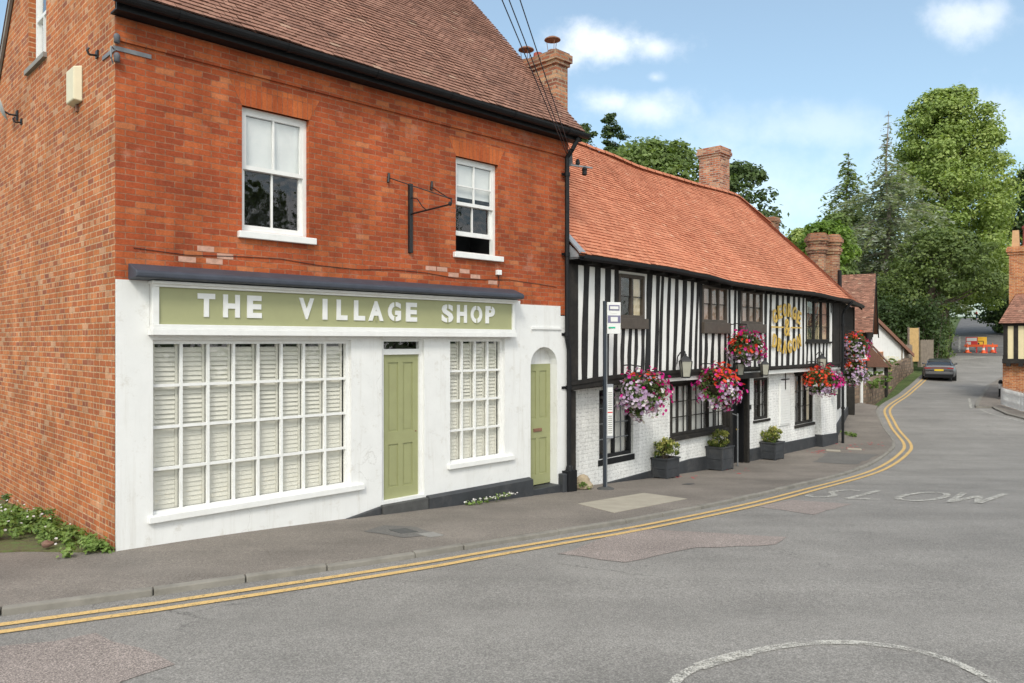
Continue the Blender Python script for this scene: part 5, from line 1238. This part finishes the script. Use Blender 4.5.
for (xa,za,xb,zb_) in ((-.15,2.8,3.4,6.3),(3.4,6.3,6.9,2.8)): m.hexa([(xa,-.38,za-.22),(xa,-.32,za-.22),(xb,-.32,zb_-.22),(xb,-.38,zb_-.22),(xa,-.38,za+.02),(xa,-.32,za+.02),(xb,-.32,zb_+.02),(xb,-.38,zb_+.02)])
m.build('bargeboard','old timber',old)
m=MB(); m.box(.5,1.5,5.0,6.2,3,7.0); m.box(.4,1.6,4.9,6.3,7.0,7.25); ch=m.build('chimney','stack brick',old); m=MB(); m.lathe([(.16,0),(.13,.5),(.16,.55)],(1,5.4,7.25),10); m.build('chimney_pot','clay pot red',ch)
# porch with a cat-slide roof on the road side
m=MB(); m.box(.6,2.2,-1.0,-.06,-1,1.0); m.build('porch','infill white',old)
m=MB()
for x in (.6,1.1,1.6,2.1): m.box(x-.03,x+.11,-1.04,-.98,-1,1.0)
m.box(.56,.6,-1.02,-.9,-1,1.0); m.box(.56,.6,-.5,-.35,-1,1.0)
m.build('porch_frame','old timber',old)
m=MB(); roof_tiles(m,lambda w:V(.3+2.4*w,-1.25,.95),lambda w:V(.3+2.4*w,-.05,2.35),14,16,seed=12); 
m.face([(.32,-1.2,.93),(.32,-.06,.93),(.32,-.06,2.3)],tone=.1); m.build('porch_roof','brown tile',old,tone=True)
wg=empty('white_gable_cottage',(24.2,51.5,.35),R(14),'white rendered gable of a low cottage with a thick tiled edge behind the timbered house','cottage')
m=MB(); m.face([(-4.5,0,-1),(2.8,0,-1),(2.8,0,1.55),(-.9,0,4.6),(-4.5,0,1.55)]); m.face([(2.8,0,-1),(2.8,6,-1),(2.8,6,1.5),(2.8,0,1.5)]); m.build('wall','white render',wg)
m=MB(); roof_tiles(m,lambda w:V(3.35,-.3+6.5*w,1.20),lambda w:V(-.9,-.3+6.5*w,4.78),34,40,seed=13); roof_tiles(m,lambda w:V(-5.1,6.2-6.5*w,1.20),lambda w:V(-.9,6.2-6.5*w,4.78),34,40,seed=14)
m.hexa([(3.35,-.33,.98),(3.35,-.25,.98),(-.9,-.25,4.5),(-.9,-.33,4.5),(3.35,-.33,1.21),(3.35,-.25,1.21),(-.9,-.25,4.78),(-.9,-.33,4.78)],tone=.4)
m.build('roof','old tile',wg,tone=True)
bw=strip_wall('brick_wall',smooth_path([(21.6,47.0),(23.6,49.4),(25.6,52.2)],.5),lambda t:1.25,.25,'cottage brick','orange brick garden wall below the white gable')
pn=empty('wooden_panel_fence',(27.4,52.8,Pz(52.8)+.4),R(30),'tan wooden board fence panels between the white gable and the dark trees','fence')
m=MB()
for i in range(9): m.box(.35+i*.12,.465+i*.12,0,.03,.0,2.35)
m.build('board','tan board',pn)
m=MB()
for i in range(10): m.box(-.9+i*.12,-.79+i*.12,-.25,-.22,-.4,1.15+.03*(i%3)); 
m.build('board','grey board',pn); m=MB()
for i in range(12): m.box(1.5+i*.13,1.61+i*.13,-.1,-.07,-.4,1.5+.04*(i%2))
m.build('board','grey board',pn)
m=MB(); m.box(.25,.35,-.02,.08,-.4,2.4); m.box(1.43,1.5,-.02,.08,-.4,2.4); m.box(-.95,-.88,-.3,-.2,-.4,1.3); m.build('post','grey board',pn)
ws=empty('warning_sign',(16.55,36.0,Pz(36)+.0),R(12),'red edged triangular road warning sign on a white post by the stone wall','sign')
m=MB(); m.cyl((0,0,-.1),(0,0,2.4),.075,n=12); m.build('post','sign white',ws)
m=MB(); m.prism_y([(-.38,1.95),(.38,1.95),(0,2.6)],-.10,-.08); m.build('border','sign red',ws); m=MB(); m.prism_y([(-.25,2.02),(.25,2.02),(0,2.44)],-.105,-.1005); m.build('face','sign white',ws)
# garden plants between wall and house
weeds((16.6,36.9,Pz(37)+.55),3.0,1.6,.45,2200,'mixed green plants topping the stone wall below the timbered house',('white',30),seed=9,ls=.12)
weeds((19.9,42.0,Pz(42)+.5),1.6,2.5,.5,2200,'green bushes by the porch of the timbered house',seed=10,ls=.12)
weeds((21.3,43.9,Pz(44)+.55),.8,1.4,.5,800,'yellow flowering plants nearer the camera on the wall top',('yellow',260),seed=11,ls=.1)
weeds((23.3,46.9,Pz(47)+.55),.8,1.6,.8,900,'taller yellow flowering plants just left of the dark car',('yellow',300),seed=12,ls=.1)
# tall end stacks behind the pub
ds=empty('double_chimney',(14.04,34.2,.63),R(32),'tall brick double chimney stack with corbelled tops behind the pub roof','chimney')
for x in (-.5,.5):
    m=MB()
    def oc(r,z0,z1,r1=None): m.cyl((x,0,z0),(x,0,z1),r,r1 or r,8)
    oc(.38,3.5,5.75); oc(.44,5.70,5.82); oc(.49,5.82,5.98); oc(.42,5.98,6.10); oc(.47,6.10,6.22); oc(.54,6.22,6.38); oc(.48,6.38,6.48); oc(.41,6.48,6.58)
    m.build('shaft','stack brick',ds)
m=MB(); m.box(-1.0,1.0,-.55,.55,-1,3.9); m.build('base','stack brick',ds)
rh=empty('rear_range',(13.4,36.4,-.5),R(47),'tiled rear range standing behind the pub with a small brick chimney on its ridge','house')
m=MB(); m.box(-6,3.4,0,5,-.5,4.6); m.build('wall','cottage brick',rh)
m=MB(); m.face([(-6.2,-.2,4.5),(3.6,-.2,4.5),(3.6,2.5,6.6),(-6.2,2.5,6.6)],tone=.6); m.face([(-6.2,2.5,6.6),(3.6,2.5,6.6),(3.6,5.2,4.5),(-6.2,5.2,4.5)],tone=.6); m.build('roof','old tile',rh,tone=True)
stack(rh,2.75,3.35,2.1,2.8,5.5,9.45,'stack brick')
m=MB(); q=bp(LB-.25,.45,0); m.cyl((q.x,q.y,4.35),(q.x,q.y,5.3),.085,n=10); m.build('flue','black paint',pub)

# ================================================================== CAR
cd_=V(.50,.866,0); car=empty('parked_car',(26.35,46.9,Pz(47)-.065),math.atan2(.866,.50),'dark grey low car seen from behind with a yellow number plate','car')
car.scale=(.94,.94,.96)
# local x forward from the rear bumper, y to the left
def loft(m,st,ring,mi=None):
    rows=[ring(*s) for s in st]; n=len(rows[0])
    for a,b in zip(rows,rows[1:]):
        for i in range(n-1): m.face([a[i],a[i+1],b[i+1],b[i]],mi=mi)
    m.face(list(reversed(rows[0])),mi=mi); m.face(rows[-1],mi=mi)
def ring(x,w,zb,zt,tw):
    h=[(w*.86,zb),(w*.97,zb+.12),(w,zb+.30),(w,.62),(w*.985,.74),(tw+ (w-tw)*.55,zt-.06),(tw,zt),(tw*.5,zt+.02)]
    return [(x,y,z) for y,z in h]+[(x,0,zt+.025)]+[(x,-y,z) for y,z in reversed(h)]
m=MB(); loft(m,[(0,.80,.40,.90,.70),(.06,.88,.30,.98,.76),(.25,.94,.24,1.03,.80),(.8,.975,.2,1.05,.84),(1.6,.98,.2,1.02,.85),(2.6,.975,.2,1.0,.85),(3.5,.97,.2,.95,.82),(4.3,.95,.2,.84,.74),(4.8,.86,.26,.72,.62),(4.95,.7,.34,.62,.5)],ring)
m.build('body','car paint',car,smooth=True)
def gring(x,wb,zb,wt,zt):
    h=[(wb,zb),(wb*.97,zb+(zt-zb)*.35),(wt+(wb-wt)*.25,zb+(zt-zb)*.8),(wt,zt-.02),(wt*.6,zt)]
    return [(x,y,z) for y,z in h]+[(x,0,zt+.012)]+[(x,-y,z) for y,z in reversed(h)]
m=MB(); loft(m,[(.22,.72,1.0,.66,1.03),(.75,.80,1.0,.62,1.30),(1.3,.83,.98,.62,1.385),(2.1,.84,.97,.63,1.40),(2.8,.83,.96,.62,1.33),(3.6,.78,.93,.66,1.0)],gring)
m.build('cabin_glass','car glass',car,smooth=True)
m=MB()
S=[(.62,.66,1.27),(.95,.64,1.36),(1.3,.635,1.40),(2.1,.64,1.417),(2.75,.63,1.355)]
for (x0,w0,z0),(x1,w1,z1) in zip(S,S[1:]): m.hexa([(x0,-w0,z0-.02),(x1,-w1,z1-.02),(x1,w1,z1-.02),(x0,w0,z0-.02),(x0,-w0*.9,z0+.012),(x1,-w1*.9,z1+.012),(x1,w1*.9,z1+.012),(x0,w0*.9,z0+.012)])
for s in (1,-1):
    m.bar((.25,.73*s,1.03),(.75,.655*s,1.30),.07,.03); m.bar((3.5,.76*s,.98),(2.75,.62*s,1.34),.06,.03); m.bar((1.9,.845*s,.98),(1.9,.65*s,1.38),.06,.02)
m.build('roof','car paint',car)
w0=None
for (x,y) in ((.92,.86),(.92,-.86),(3.85,.86),(3.85,-.86)):
    s=1 if y>0 else -1
    m=MB(); m.cyl((x,y-.12*s,.335),(x,y+.135*s,.335),.345,n=22); w=m.build('wheel','tyre',car); w['label']='wheel of the dark grey car'
    m=MB(); m.cyl((x,y+.136*s,.335),(x,y+.142*s,.335),.24,n=18); m.build('rim','rim',w)
m=MB(); m.box(-.012,.06,-.80,.80,.835,.865); m.box(-.014,.05,.48,.83,.80,.872); m.box(-.014,.05,-.83,-.48,.80,.872); m.build('tail_light','tail red',car)
m=MB(); m.box(-.03,.04,-.82,.82,.30,.46); m.box(-.02,.2,-.86,.86,.22,.30); m.build('bumper','black paint',car,bevel=.02)
m=MB(); m.box(-.022,.0,-.26,.26,.655,.765); m.build('number_plate','plate yellow',car)
m=MB(); m.box(-.018,.05,-.6,.6,.58,.60); m.build('trim_strip','chrome',car)
for s in (1,-1):
    m=MB(); m.hexa([(2.95,.84*s,.98),(3.1,.84*s,.98),(3.1,1.03*s,1.0),(2.97,1.06*s,1.0),(2.95,.86*s,1.06),(3.1,.86*s,1.06),(3.1,1.03*s,1.13),(2.97,1.06*s,1.13)]); m.build('wing_mirror','car paint',car,bevel=.01)

# ================================================================== ROADWORKS, PERSON
bz=lambda y:Pz(y)-.06
def sign_board(loc,rz,label,face):
    b=empty('roadworks_sign',loc,rz,label,'sign'); m=MB(); a=R(18); ca,sa=math.cos(a),math.sin(a)
    def T(x,y,z): return (x,y*ca+z*sa*.6,z)
    def bx(mm,x0,x1,y0,y1,z0,z1): mm.hexa([T(x0,y0,z0),T(x1,y0,z0),T(x1,y1,z0),T(x0,y1,z0),T(x0,y0,z1),T(x1,y0,z1),T(x1,y1,z1),T(x0,y1,z1)])
    bx(m,-.42,.42,-.02,.01,.42,1.22); m.build('board',face,b)
    m=MB()
    for x in (-.40,.36): bx(m,x,x+.04,.012,.04,0,1.2); m.bar((x+.02,.3,1.15),(x+.02,.75,.0),.04,.04)
    m.build('leg','lead grey',b); return b,bx
b,bx=sign_board((37.6,62.2,bz(62.2)),R(-38),'red and white roadworks sign board leaning on the left of the closed lane','sign red')
m=MB(); bx(m,-.36,.36,-.024,-.021,.9,1.16); bx(m,-.36,-.05,-.024,-.021,.5,.84); bx(m,.02,.36,-.024,-.021,.5,.6); m.build('board_panel','sign white',b)
b,bx=sign_board((38.5,62.4,bz(62.4)),R(-30),'yellow roadworks sign board leaning beside the red and white one','sign yellow')
m=MB(); bx(m,-.2,.2,-.024,-.021,.85,.9); bx(m,.15,.2,-.024,-.021,.6,.85); bx(m,-.2,-.1,-.024,-.021,.6,.75); m.build('arrow','black paint',b)
bar=empty('roadworks_barrier',(37.95,61.5,bz(61.5)),R(-34),'low orange plastic barrier with red feet under the two roadworks signs','barrier')
m=MB(); m.box(-1.15,1.15,-.03,.03,.48,.66); m.build('board','cone orange',bar)
m=MB()
for x in (-1.0,-.3,.4,1.0): m.box(x-.05,x+.05,-.25,.25,0,.08); m.box(x-.04,x+.04,-.03,.03,.08,.48)
m.build('leg','sign red',bar)
cn=None
for (x,y,l) in ((36.85,61.5,'leftmost orange traffic cone at the closed lane'),(37.9,61.1,'middle orange traffic cone in front of the barrier'),(38.95,61.6,'rightmost orange traffic cone at the closed lane')):
    if cn is None:
        cn=empty('traffic_cone',(x,y,bz(y)),0,l,'traffic cone','cones at the closed lane'); m=MB(); m.box(-.22,.22,-.22,.22,0,.05); m.lathe([(.17,.05),(.12,.25)],n=12); m.lathe([(.085,.42),(.035,.76),(.02,.77)],n=12); m.build('body','cone orange',cn)
        m=MB(); m.lathe([(.12,.25),(.085,.42)],n=12); m.build('band','sign white',cn)
    else: c=copy_tree(cn); c.location=(x,y,bz(y)); c['label']=l
def skin(name,pts,edges,rad,mat,parent=None,root=0):
    me=bpy.data.meshes.new(name); me.from_pydata(pts,edges,[]); o=bpy.data.objects.new(name,me); COL.objects.link(o); me.materials.append(MATS[mat])
    md=o.modifiers.new('skin','SKIN'); sv=me.skin_vertices[0].data
    for i,r in enumerate(rad): sv[i].radius=(r,r) if not isinstance(r,tuple) else r; sv[i].use_root=(i==root)
    s=o.modifiers.new('sub','SUBSURF'); s.levels=1; s.render_levels=2
    if parent is not None: o.parent=parent
    return o
BP=[(0,0,.95),(0,0,1.2),(0,0,1.42),(0,0,1.52),(0,.01,1.60),(0,.01,1.70),(-.17,0,1.40),(-.24,0,1.12),(-.22,-.08,.88),(.17,0,1.40),(.24,0,1.12),(.22,-.1,.88),(-.09,0,.86),(-.10,-.06,.48),(-.10,.04,.08),(-.10,-.1,.03),(.09,0,.86),(.10,.05,.48),(.10,-.02,.08),(.10,-.14,.03)]
BE=[(0,1),(1,2),(2,3),(3,4),(4,5),(2,6),(6,7),(7,8),(2,9),(9,10),(10,11),(0,12),(12,13),(13,14),(14,15),(0,16),(16,17),(17,18),(18,19)]
BR=[(.14,.1),(.14,.1),(.13,.09),.055,.09,.08,.06,.045,.035,.06,.045,.035,.085,.06,.045,.04,.085,.06,.045,.04]
pe=skin('person',BP,BE,BR,'skin'); pe.location=(98.4,161,Pz(161)-.05); pe.rotation_euler=(0,0,R(20)); tag(pe,'person in a red top and blue trousers walking far up the lane','person')
skin('jacket',[BP[i] for i in (0,1,2,6,7,9,10)],[(0,1),(1,2),(2,3),(3,4),(2,5),(5,6)],[(.17,.13),(.17,.13),(.15,.11),.075,.06,.075,.06],'red jacket',pe)
skin('trousers',[BP[i] for i in (0,12,13,14,16,17,18)],[(0,1),(1,2),(2,3),(0,4),(4,5),(5,6)],[(.16,.12),.1,.075,.06,.1,.075,.06],'blue jeans',pe)
skin('hair',[(0,.03,1.66),(0,.03,1.76)],[(0,1)],[.1,.08],'dark hair',pe)

# ================================================================== TREES
def egg(h): return max(.05,(math.sin(math.pi*min(1,.16+.84*h*.98)))**.55*(1-.18*h)) if h<.97 else .16
def dome(h): return math.sqrt(max(.02,1-(h*1.0)**2.4))*(.72+.28*min(1,h*4))
def ball(h): return math.sqrt(max(.03,1-(2*h-1)**2))*.98+.02
tree('tall bright lime tree, the highest broad crown beyond the lane',47.5,84,30.3,lambda h:lerp_tab([(0,.8),(.25,1),(.5,.97),(.72,.82),(.88,.6),(1,.24)],h),7.5,'lime leaf',.36,520,150,6.2,.75,seed=3,cxoff=(.6,0),sq=(.93,1),crad=.21,name='lime_tree',limbs=40,tone=.52)
tree('dark spreading yew overhanging the lane behind the car',32.2,60,11.3,lambda h:math.sqrt(max(.03,1-h**2.6))*(.78+.22*min(1,h*3)),5.6,'yew leaf',.27,260,140,1.4,.5,seed=5,cxoff=(1.9,0),crad=.21,cut=lambda x,y,z,r: x+r>33.4+.60*(y-60) and z<Pz(y)+4.3,name='yew_tree',limbs=30,cflat=.6)
tree('second dark yew crown filling the view right of the overhanging yew',42.5,81,13.5,dome,5.2,'yew leaf',.34,170,120,5.0,.45,seed=6,cut=lambda x,y,z,r: x+r>33.4+.60*(y-60) and z<Pz(y)+4.3,crad=.24,name='yew_tree',cxoff=(1.5,0),limbs=16,tone=.42)
conifer('sparse blue-grey spruce with a bare spire top rising over the timbered house',32.6,66,22.4,5.4,'blue needle',4.5,44,22,7,droop=.42,prof=lambda h:lerp_tab([(0,1),(.3,.92),(.6,.8),(.72,.42),(.82,.14),(1,.05)],h),nsize=.42,per=7,gappy=.12,name='spruce_tree')
conifer('dense dark drooping conifer standing left of the blue-grey spruce',32.2,73,20.6,5.0,'green needle',3.5,52,24,8,droop=.6,prof=lambda h:lerp_tab([(0,1),(.5,.8),(.8,.45),(1,.06)],h),nsize=.5,bark='bark',per=7.5,name='cypress_tree')
tree('bright green maple behind the double chimney',19.5,47.5,9.9,ball,1.9,'bright leaf',.26,80,110,5.0,.22,seed=9,crad=.34,name='maple_tree',limbs=14)
tree('pale yellow-green tree to the left of the bright maple, low behind the chimney',20.3,53.5,10.4,ball,1.9,'lime leaf',.26,60,110,5.0,.2,seed=10,crad=.34,name='maple_tree',limbs=12,tone=.75)
tree('feathery mid green tree between the maple and the dark conifer',24.6,58,12.2,dome,2.3,'tree leaf',.3,80,110,4.0,.25,seed=12,crad=.3,name='tree',limbs=14)
tree('round green tree showing over the middle of the pub ridge',7.6,41,13.2,ball,4.0,'tree leaf',.27,170,120,6.5,.3,seed=14,sq=(1,.8),crad=.27,name='tree',limbs=20,tone=.58)
tree('darker green tree showing right of the pub chimney',12.5,42.5,12.4,ball,2.6,'dark leaf',.26,80,100,6.5,.25,seed=15,crad=.3,name='tree',limbs=14,tone=.7)
tree('small scots pine with a tufted flat top far behind the pub roof',8.0,60,20.4,lambda h:.5+.5*math.sin(math.pi*min(1,h*.9+.1)),1.15,'dark leaf',.24,26,90,17.2,.14,seed=17,crad=.42,cflat=.5,name='pine_tree',bark='bark',limbs=8,tone=.55)
tree('tip of a second pine beside the right end of the shop gutter',4.95,52,17.3,ball,.95,'dark leaf',.22,22,90,14.6,.12,seed=18,crad=.45,name='pine_tree',limbs=6,tone=.7)
tree('large dark oak rising behind the right-hand cottage chimney',60,88,22.5,dome,7.0,'dark leaf',.42,190,110,3.2,.55,seed=19,crad=.25,name='oak_tree',limbs=22,tone=.55)
tree('dark broadleaf tree cut by the right edge of the picture',66.5,92,25.5,dome,5.5,'dark leaf',.42,130,110,5.0,.5,seed=20,crad=.27,name='oak_tree',limbs=20,tone=.65)
tree('yellow-green tree hanging over the lane just left of the right-hand cottage roof',60.5,92,13.5,ball,4.2,'lime leaf',.36,90,110,7.2,.25,seed=22,crad=.3,name='tree',limbs=12,tone=.35)
def hedge(label,x,y,w,d,h,leaf,n,size,seed,zoff=-.3,rz=0,name='hedge'):
    b=empty(name,(x,y,Pz(y)+zoff),rz,label,'hedge'); g=np.random.default_rng(seed); nc=max(10,int(n/80))
    cen=np.stack([g.uniform(-w/2,w/2,nc),g.uniform(-d/2,d/2,nc),g.uniform(.1,1,nc)**.7*h*(.8+.25*g.random(nc))],1)
    V_,F_,t_=clump_leaves(cen,np.full((nc,3),min(h,w)*.2+.15),80,size,np.clip(g.normal(.45,.15,nc),0,1)); mesh_np('leaves',V_,F_,leaf,b,t_)
    m=MB()
    for i in range(0,nc,3): m.cyl((cen[i][0]*.8,cen[i][1],0),tuple(cen[i]),.04,.015,4)
    m.build('stem','bark',b); return b
hedge('dark shrubbery under the yew on the left bank of the lane',32.2,60.5,3.4,3.0,3.4,'dark leaf',5200,.22,31)
hedge('bright green shrub at the left corner of the lane mouth',33.0,58.8,1.6,1.2,2.6,'tree leaf',2600,.17,32)
hedge('dark hedge lining the left side of the lane further up',43.8,84,6,12,5.5,'dark leaf',5200,.34,33,rz=-R(33))
hedge('dark hedge bank at the right side of the lane behind the cottage',60.5,88,7,14,3.0,'dark leaf',5200,.34,34,rz=-R(33))
hedge('dark green bushes behind the wooden fence panels',29.6,57.5,5.0,3.5,4.6,'dark leaf',6200,.24,35)
hedge('green bushes on the bank above the white gable',25.5,60,9.0,3.5,6.0,'yew leaf',7000,.26,36)
for i,(x,y,tp,r_) in enumerate(((36,-4,13,5),(33,-13,15,6),(44,5,14,5.5))): tree('broadleaf tree across the road, mirrored in the upstairs window panes',x,y,tp,ball,r_,'tree leaf',.4,90,60,2.5,.3,seed=50+i,name='tree',limbs=8,group='trees across the road')
# wood closing the far end of the lane
g=np.random.default_rng(77); nc=420; xx=g.uniform(40,175,nc); yy=185+g.uniform(-6,30,nc)-.12*(xx-100)
cen=np.stack([xx,yy,7+g.random(nc)**.8*15],1); V_,F_,t_=clump_leaves(cen,np.full((nc,3),3.0),70,.95,np.clip(g.normal(.4,.16,nc),0,1))
tag(mesh_np('far_wood',V_,F_,'dark leaf',None,t_),kind='stuff')
sheet('lawn',[(60.5,96),(66,104),(86,132),(84,136),(92,138),(78,112),(68,96)],-.25,'lawn grass',step=2)
sheet('lane_path',[(92,144),(97,152),(100,166),(104,166),(101,152),(96,143)],-.06,'slab concrete',step=2)
b=empty('far_garden_wall',(97,150,Pz(150)),R(12),'distant brown stone wall at the top of the lane behind the lawn','wall'); m=MB(); m.box(3.2,14,0,.5,-1,2.6); m.box(2.0,3.2,-.1,.6,-1,1.6); m.build('masonry','stone rubble',b)

# ================================================================== CAMERA, LIGHT, SKY
cam=bpy.data.cameras.new('Camera'); cam.sensor_width=36; cam.lens=36*760/1024; cam.clip_end=3000; cam.clip_start=.05
co=bpy.data.objects.new('Camera',cam); COL.objects.link(co); co.location=(0,0,2.4); co.rotation_euler=(R(90),0,0); sc.camera=co
SUN_EL,SUN_AZ=44,185            # azimuth clockwise from +Y: behind the camera, a little to the left
el,az=R(SUN_EL),R(SUN_AZ); sd=V(math.sin(az)*math.cos(el),math.cos(az)*math.cos(el),math.sin(el))
sl=bpy.data.lights.new('Sun','SUN'); sl.energy=1.3; sl.angle=R(14); sl.color=(1.,.95,.87)
so=bpy.data.objects.new('Sun',sl); COL.objects.link(so); so.rotation_euler=sd.to_track_quat('Z','Y').to_euler(); so.location=(-5,-20,40)
w=bpy.data.worlds.new('World'); sc.world=w; w.use_nodes=True; t=w.node_tree; t.nodes.clear()
class WT(NT):
    def __init__(s,t): s.t=t; s.out=t.nodes.new('ShaderNodeOutputWorld')
k=WT(t)
sky=k.n('ShaderNodeTexSky',sky_type='NISHITA',sun_disc=False,sun_elevation=el,sun_rotation=az,altitude=0,air_density=1.0,dust_density=2.4,ozone_density=1.6)
gen=k.n('ShaderNodeTexCoord').outputs['Generated']; sep=k.n('ShaderNodeSeparateXYZ',{0:gen})
X_,Y_,Z_=sep.outputs
yc=k.math('MAXIMUM',Y_,.05); a_=k.math('DIVIDE',X_,yc); b_=k.math('DIVIDE',Z_,yc)
ab=k.n('ShaderNodeCombineXYZ',{0:a_,1:b_}).outputs[0]
n1=k.noise(ab,9,7,.62); n2=k.noise(ab,22,5,.6)
tot=None
for (px,py,wx,hy,st) in ((606,46,58,22,.72),(655,48,24,12,.5),(648,108,56,20,.42),(612,102,28,16,.5),(655,77,12,7,.4),(962,18,44,22,.42),(990,10,22,14,.35),(800,128,120,26,.2),(720,200,220,70,.22),(1000,130,60,40,.25)):
    da=k.math('DIVIDE',k.math('SUBTRACT',a_,(px-512)/760),wx/760); db=k.math('DIVIDE',k.math('SUBTRACT',b_,(341.5-py)/760),hy/760)
    d=k.math('SQRT',k.math('ADD',k.math('MULTIPLY',da,da),k.math('MULTIPLY',db,db)))
    d=k.math('ADD',d,k.math('MULTIPLY',k.math('SUBTRACT',n1,.5),2.6)); d=k.math('ADD',d,k.math('MULTIPLY',k.math('SUBTRACT',n2,.5),.8))
    v=k.n('ShaderNodeMapRange',{0:d,1:1.35,2:-.15,3:0.,4:st},interpolation_type='SMOOTHSTEP').outputs[0]
    tot=v if tot is None else k.math('MAXIMUM',tot,v)
front=k.n('ShaderNodeMapRange',{0:Y_,1:.05,2:.25,3:0.,4:1.}).outputs[0]
# unseen cloud added behind the camera and overhead to neutralise the ambient light
zc=k.math('ADD',k.math('MAXIMUM',Z_,0.),.25); pl_=k.n('ShaderNodeCombineXYZ',{0:k.math('DIVIDE',X_,zc),1:k.math('DIVIDE',Y_,zc)}).outputs[0]
back=k.ramp(k.noise(pl_,1.1,6,.6),[(.40,0.),(.58,.9)])
back=k.math('MULTIPLY',back,k.n('ShaderNodeMapRange',{0:Y_,1:.45,2:.15,3:0.,4:1.}).outputs[0])
cl=k.math('MINIMUM',k.math('ADD',k.math('MULTIPLY',tot,front),back),1.)
skyc=k.mix(.16,k.mix(1,sky.outputs[0],(.90,1.02,.95,1),'MULTIPLY'),(4.6,5.0,5.3,1))
col=k.mix(cl,skyc,(7.4,7.25,7.2,1))
bg=k.n('ShaderNodeBackground',{0:col,1:.135}); k.t.links.new(bg.outputs[0],k.out.inputs[0])
vs=sc.view_settings; vs.view_transform='Standard'; vs.look='None'; vs.exposure=.70; vs.gamma=1
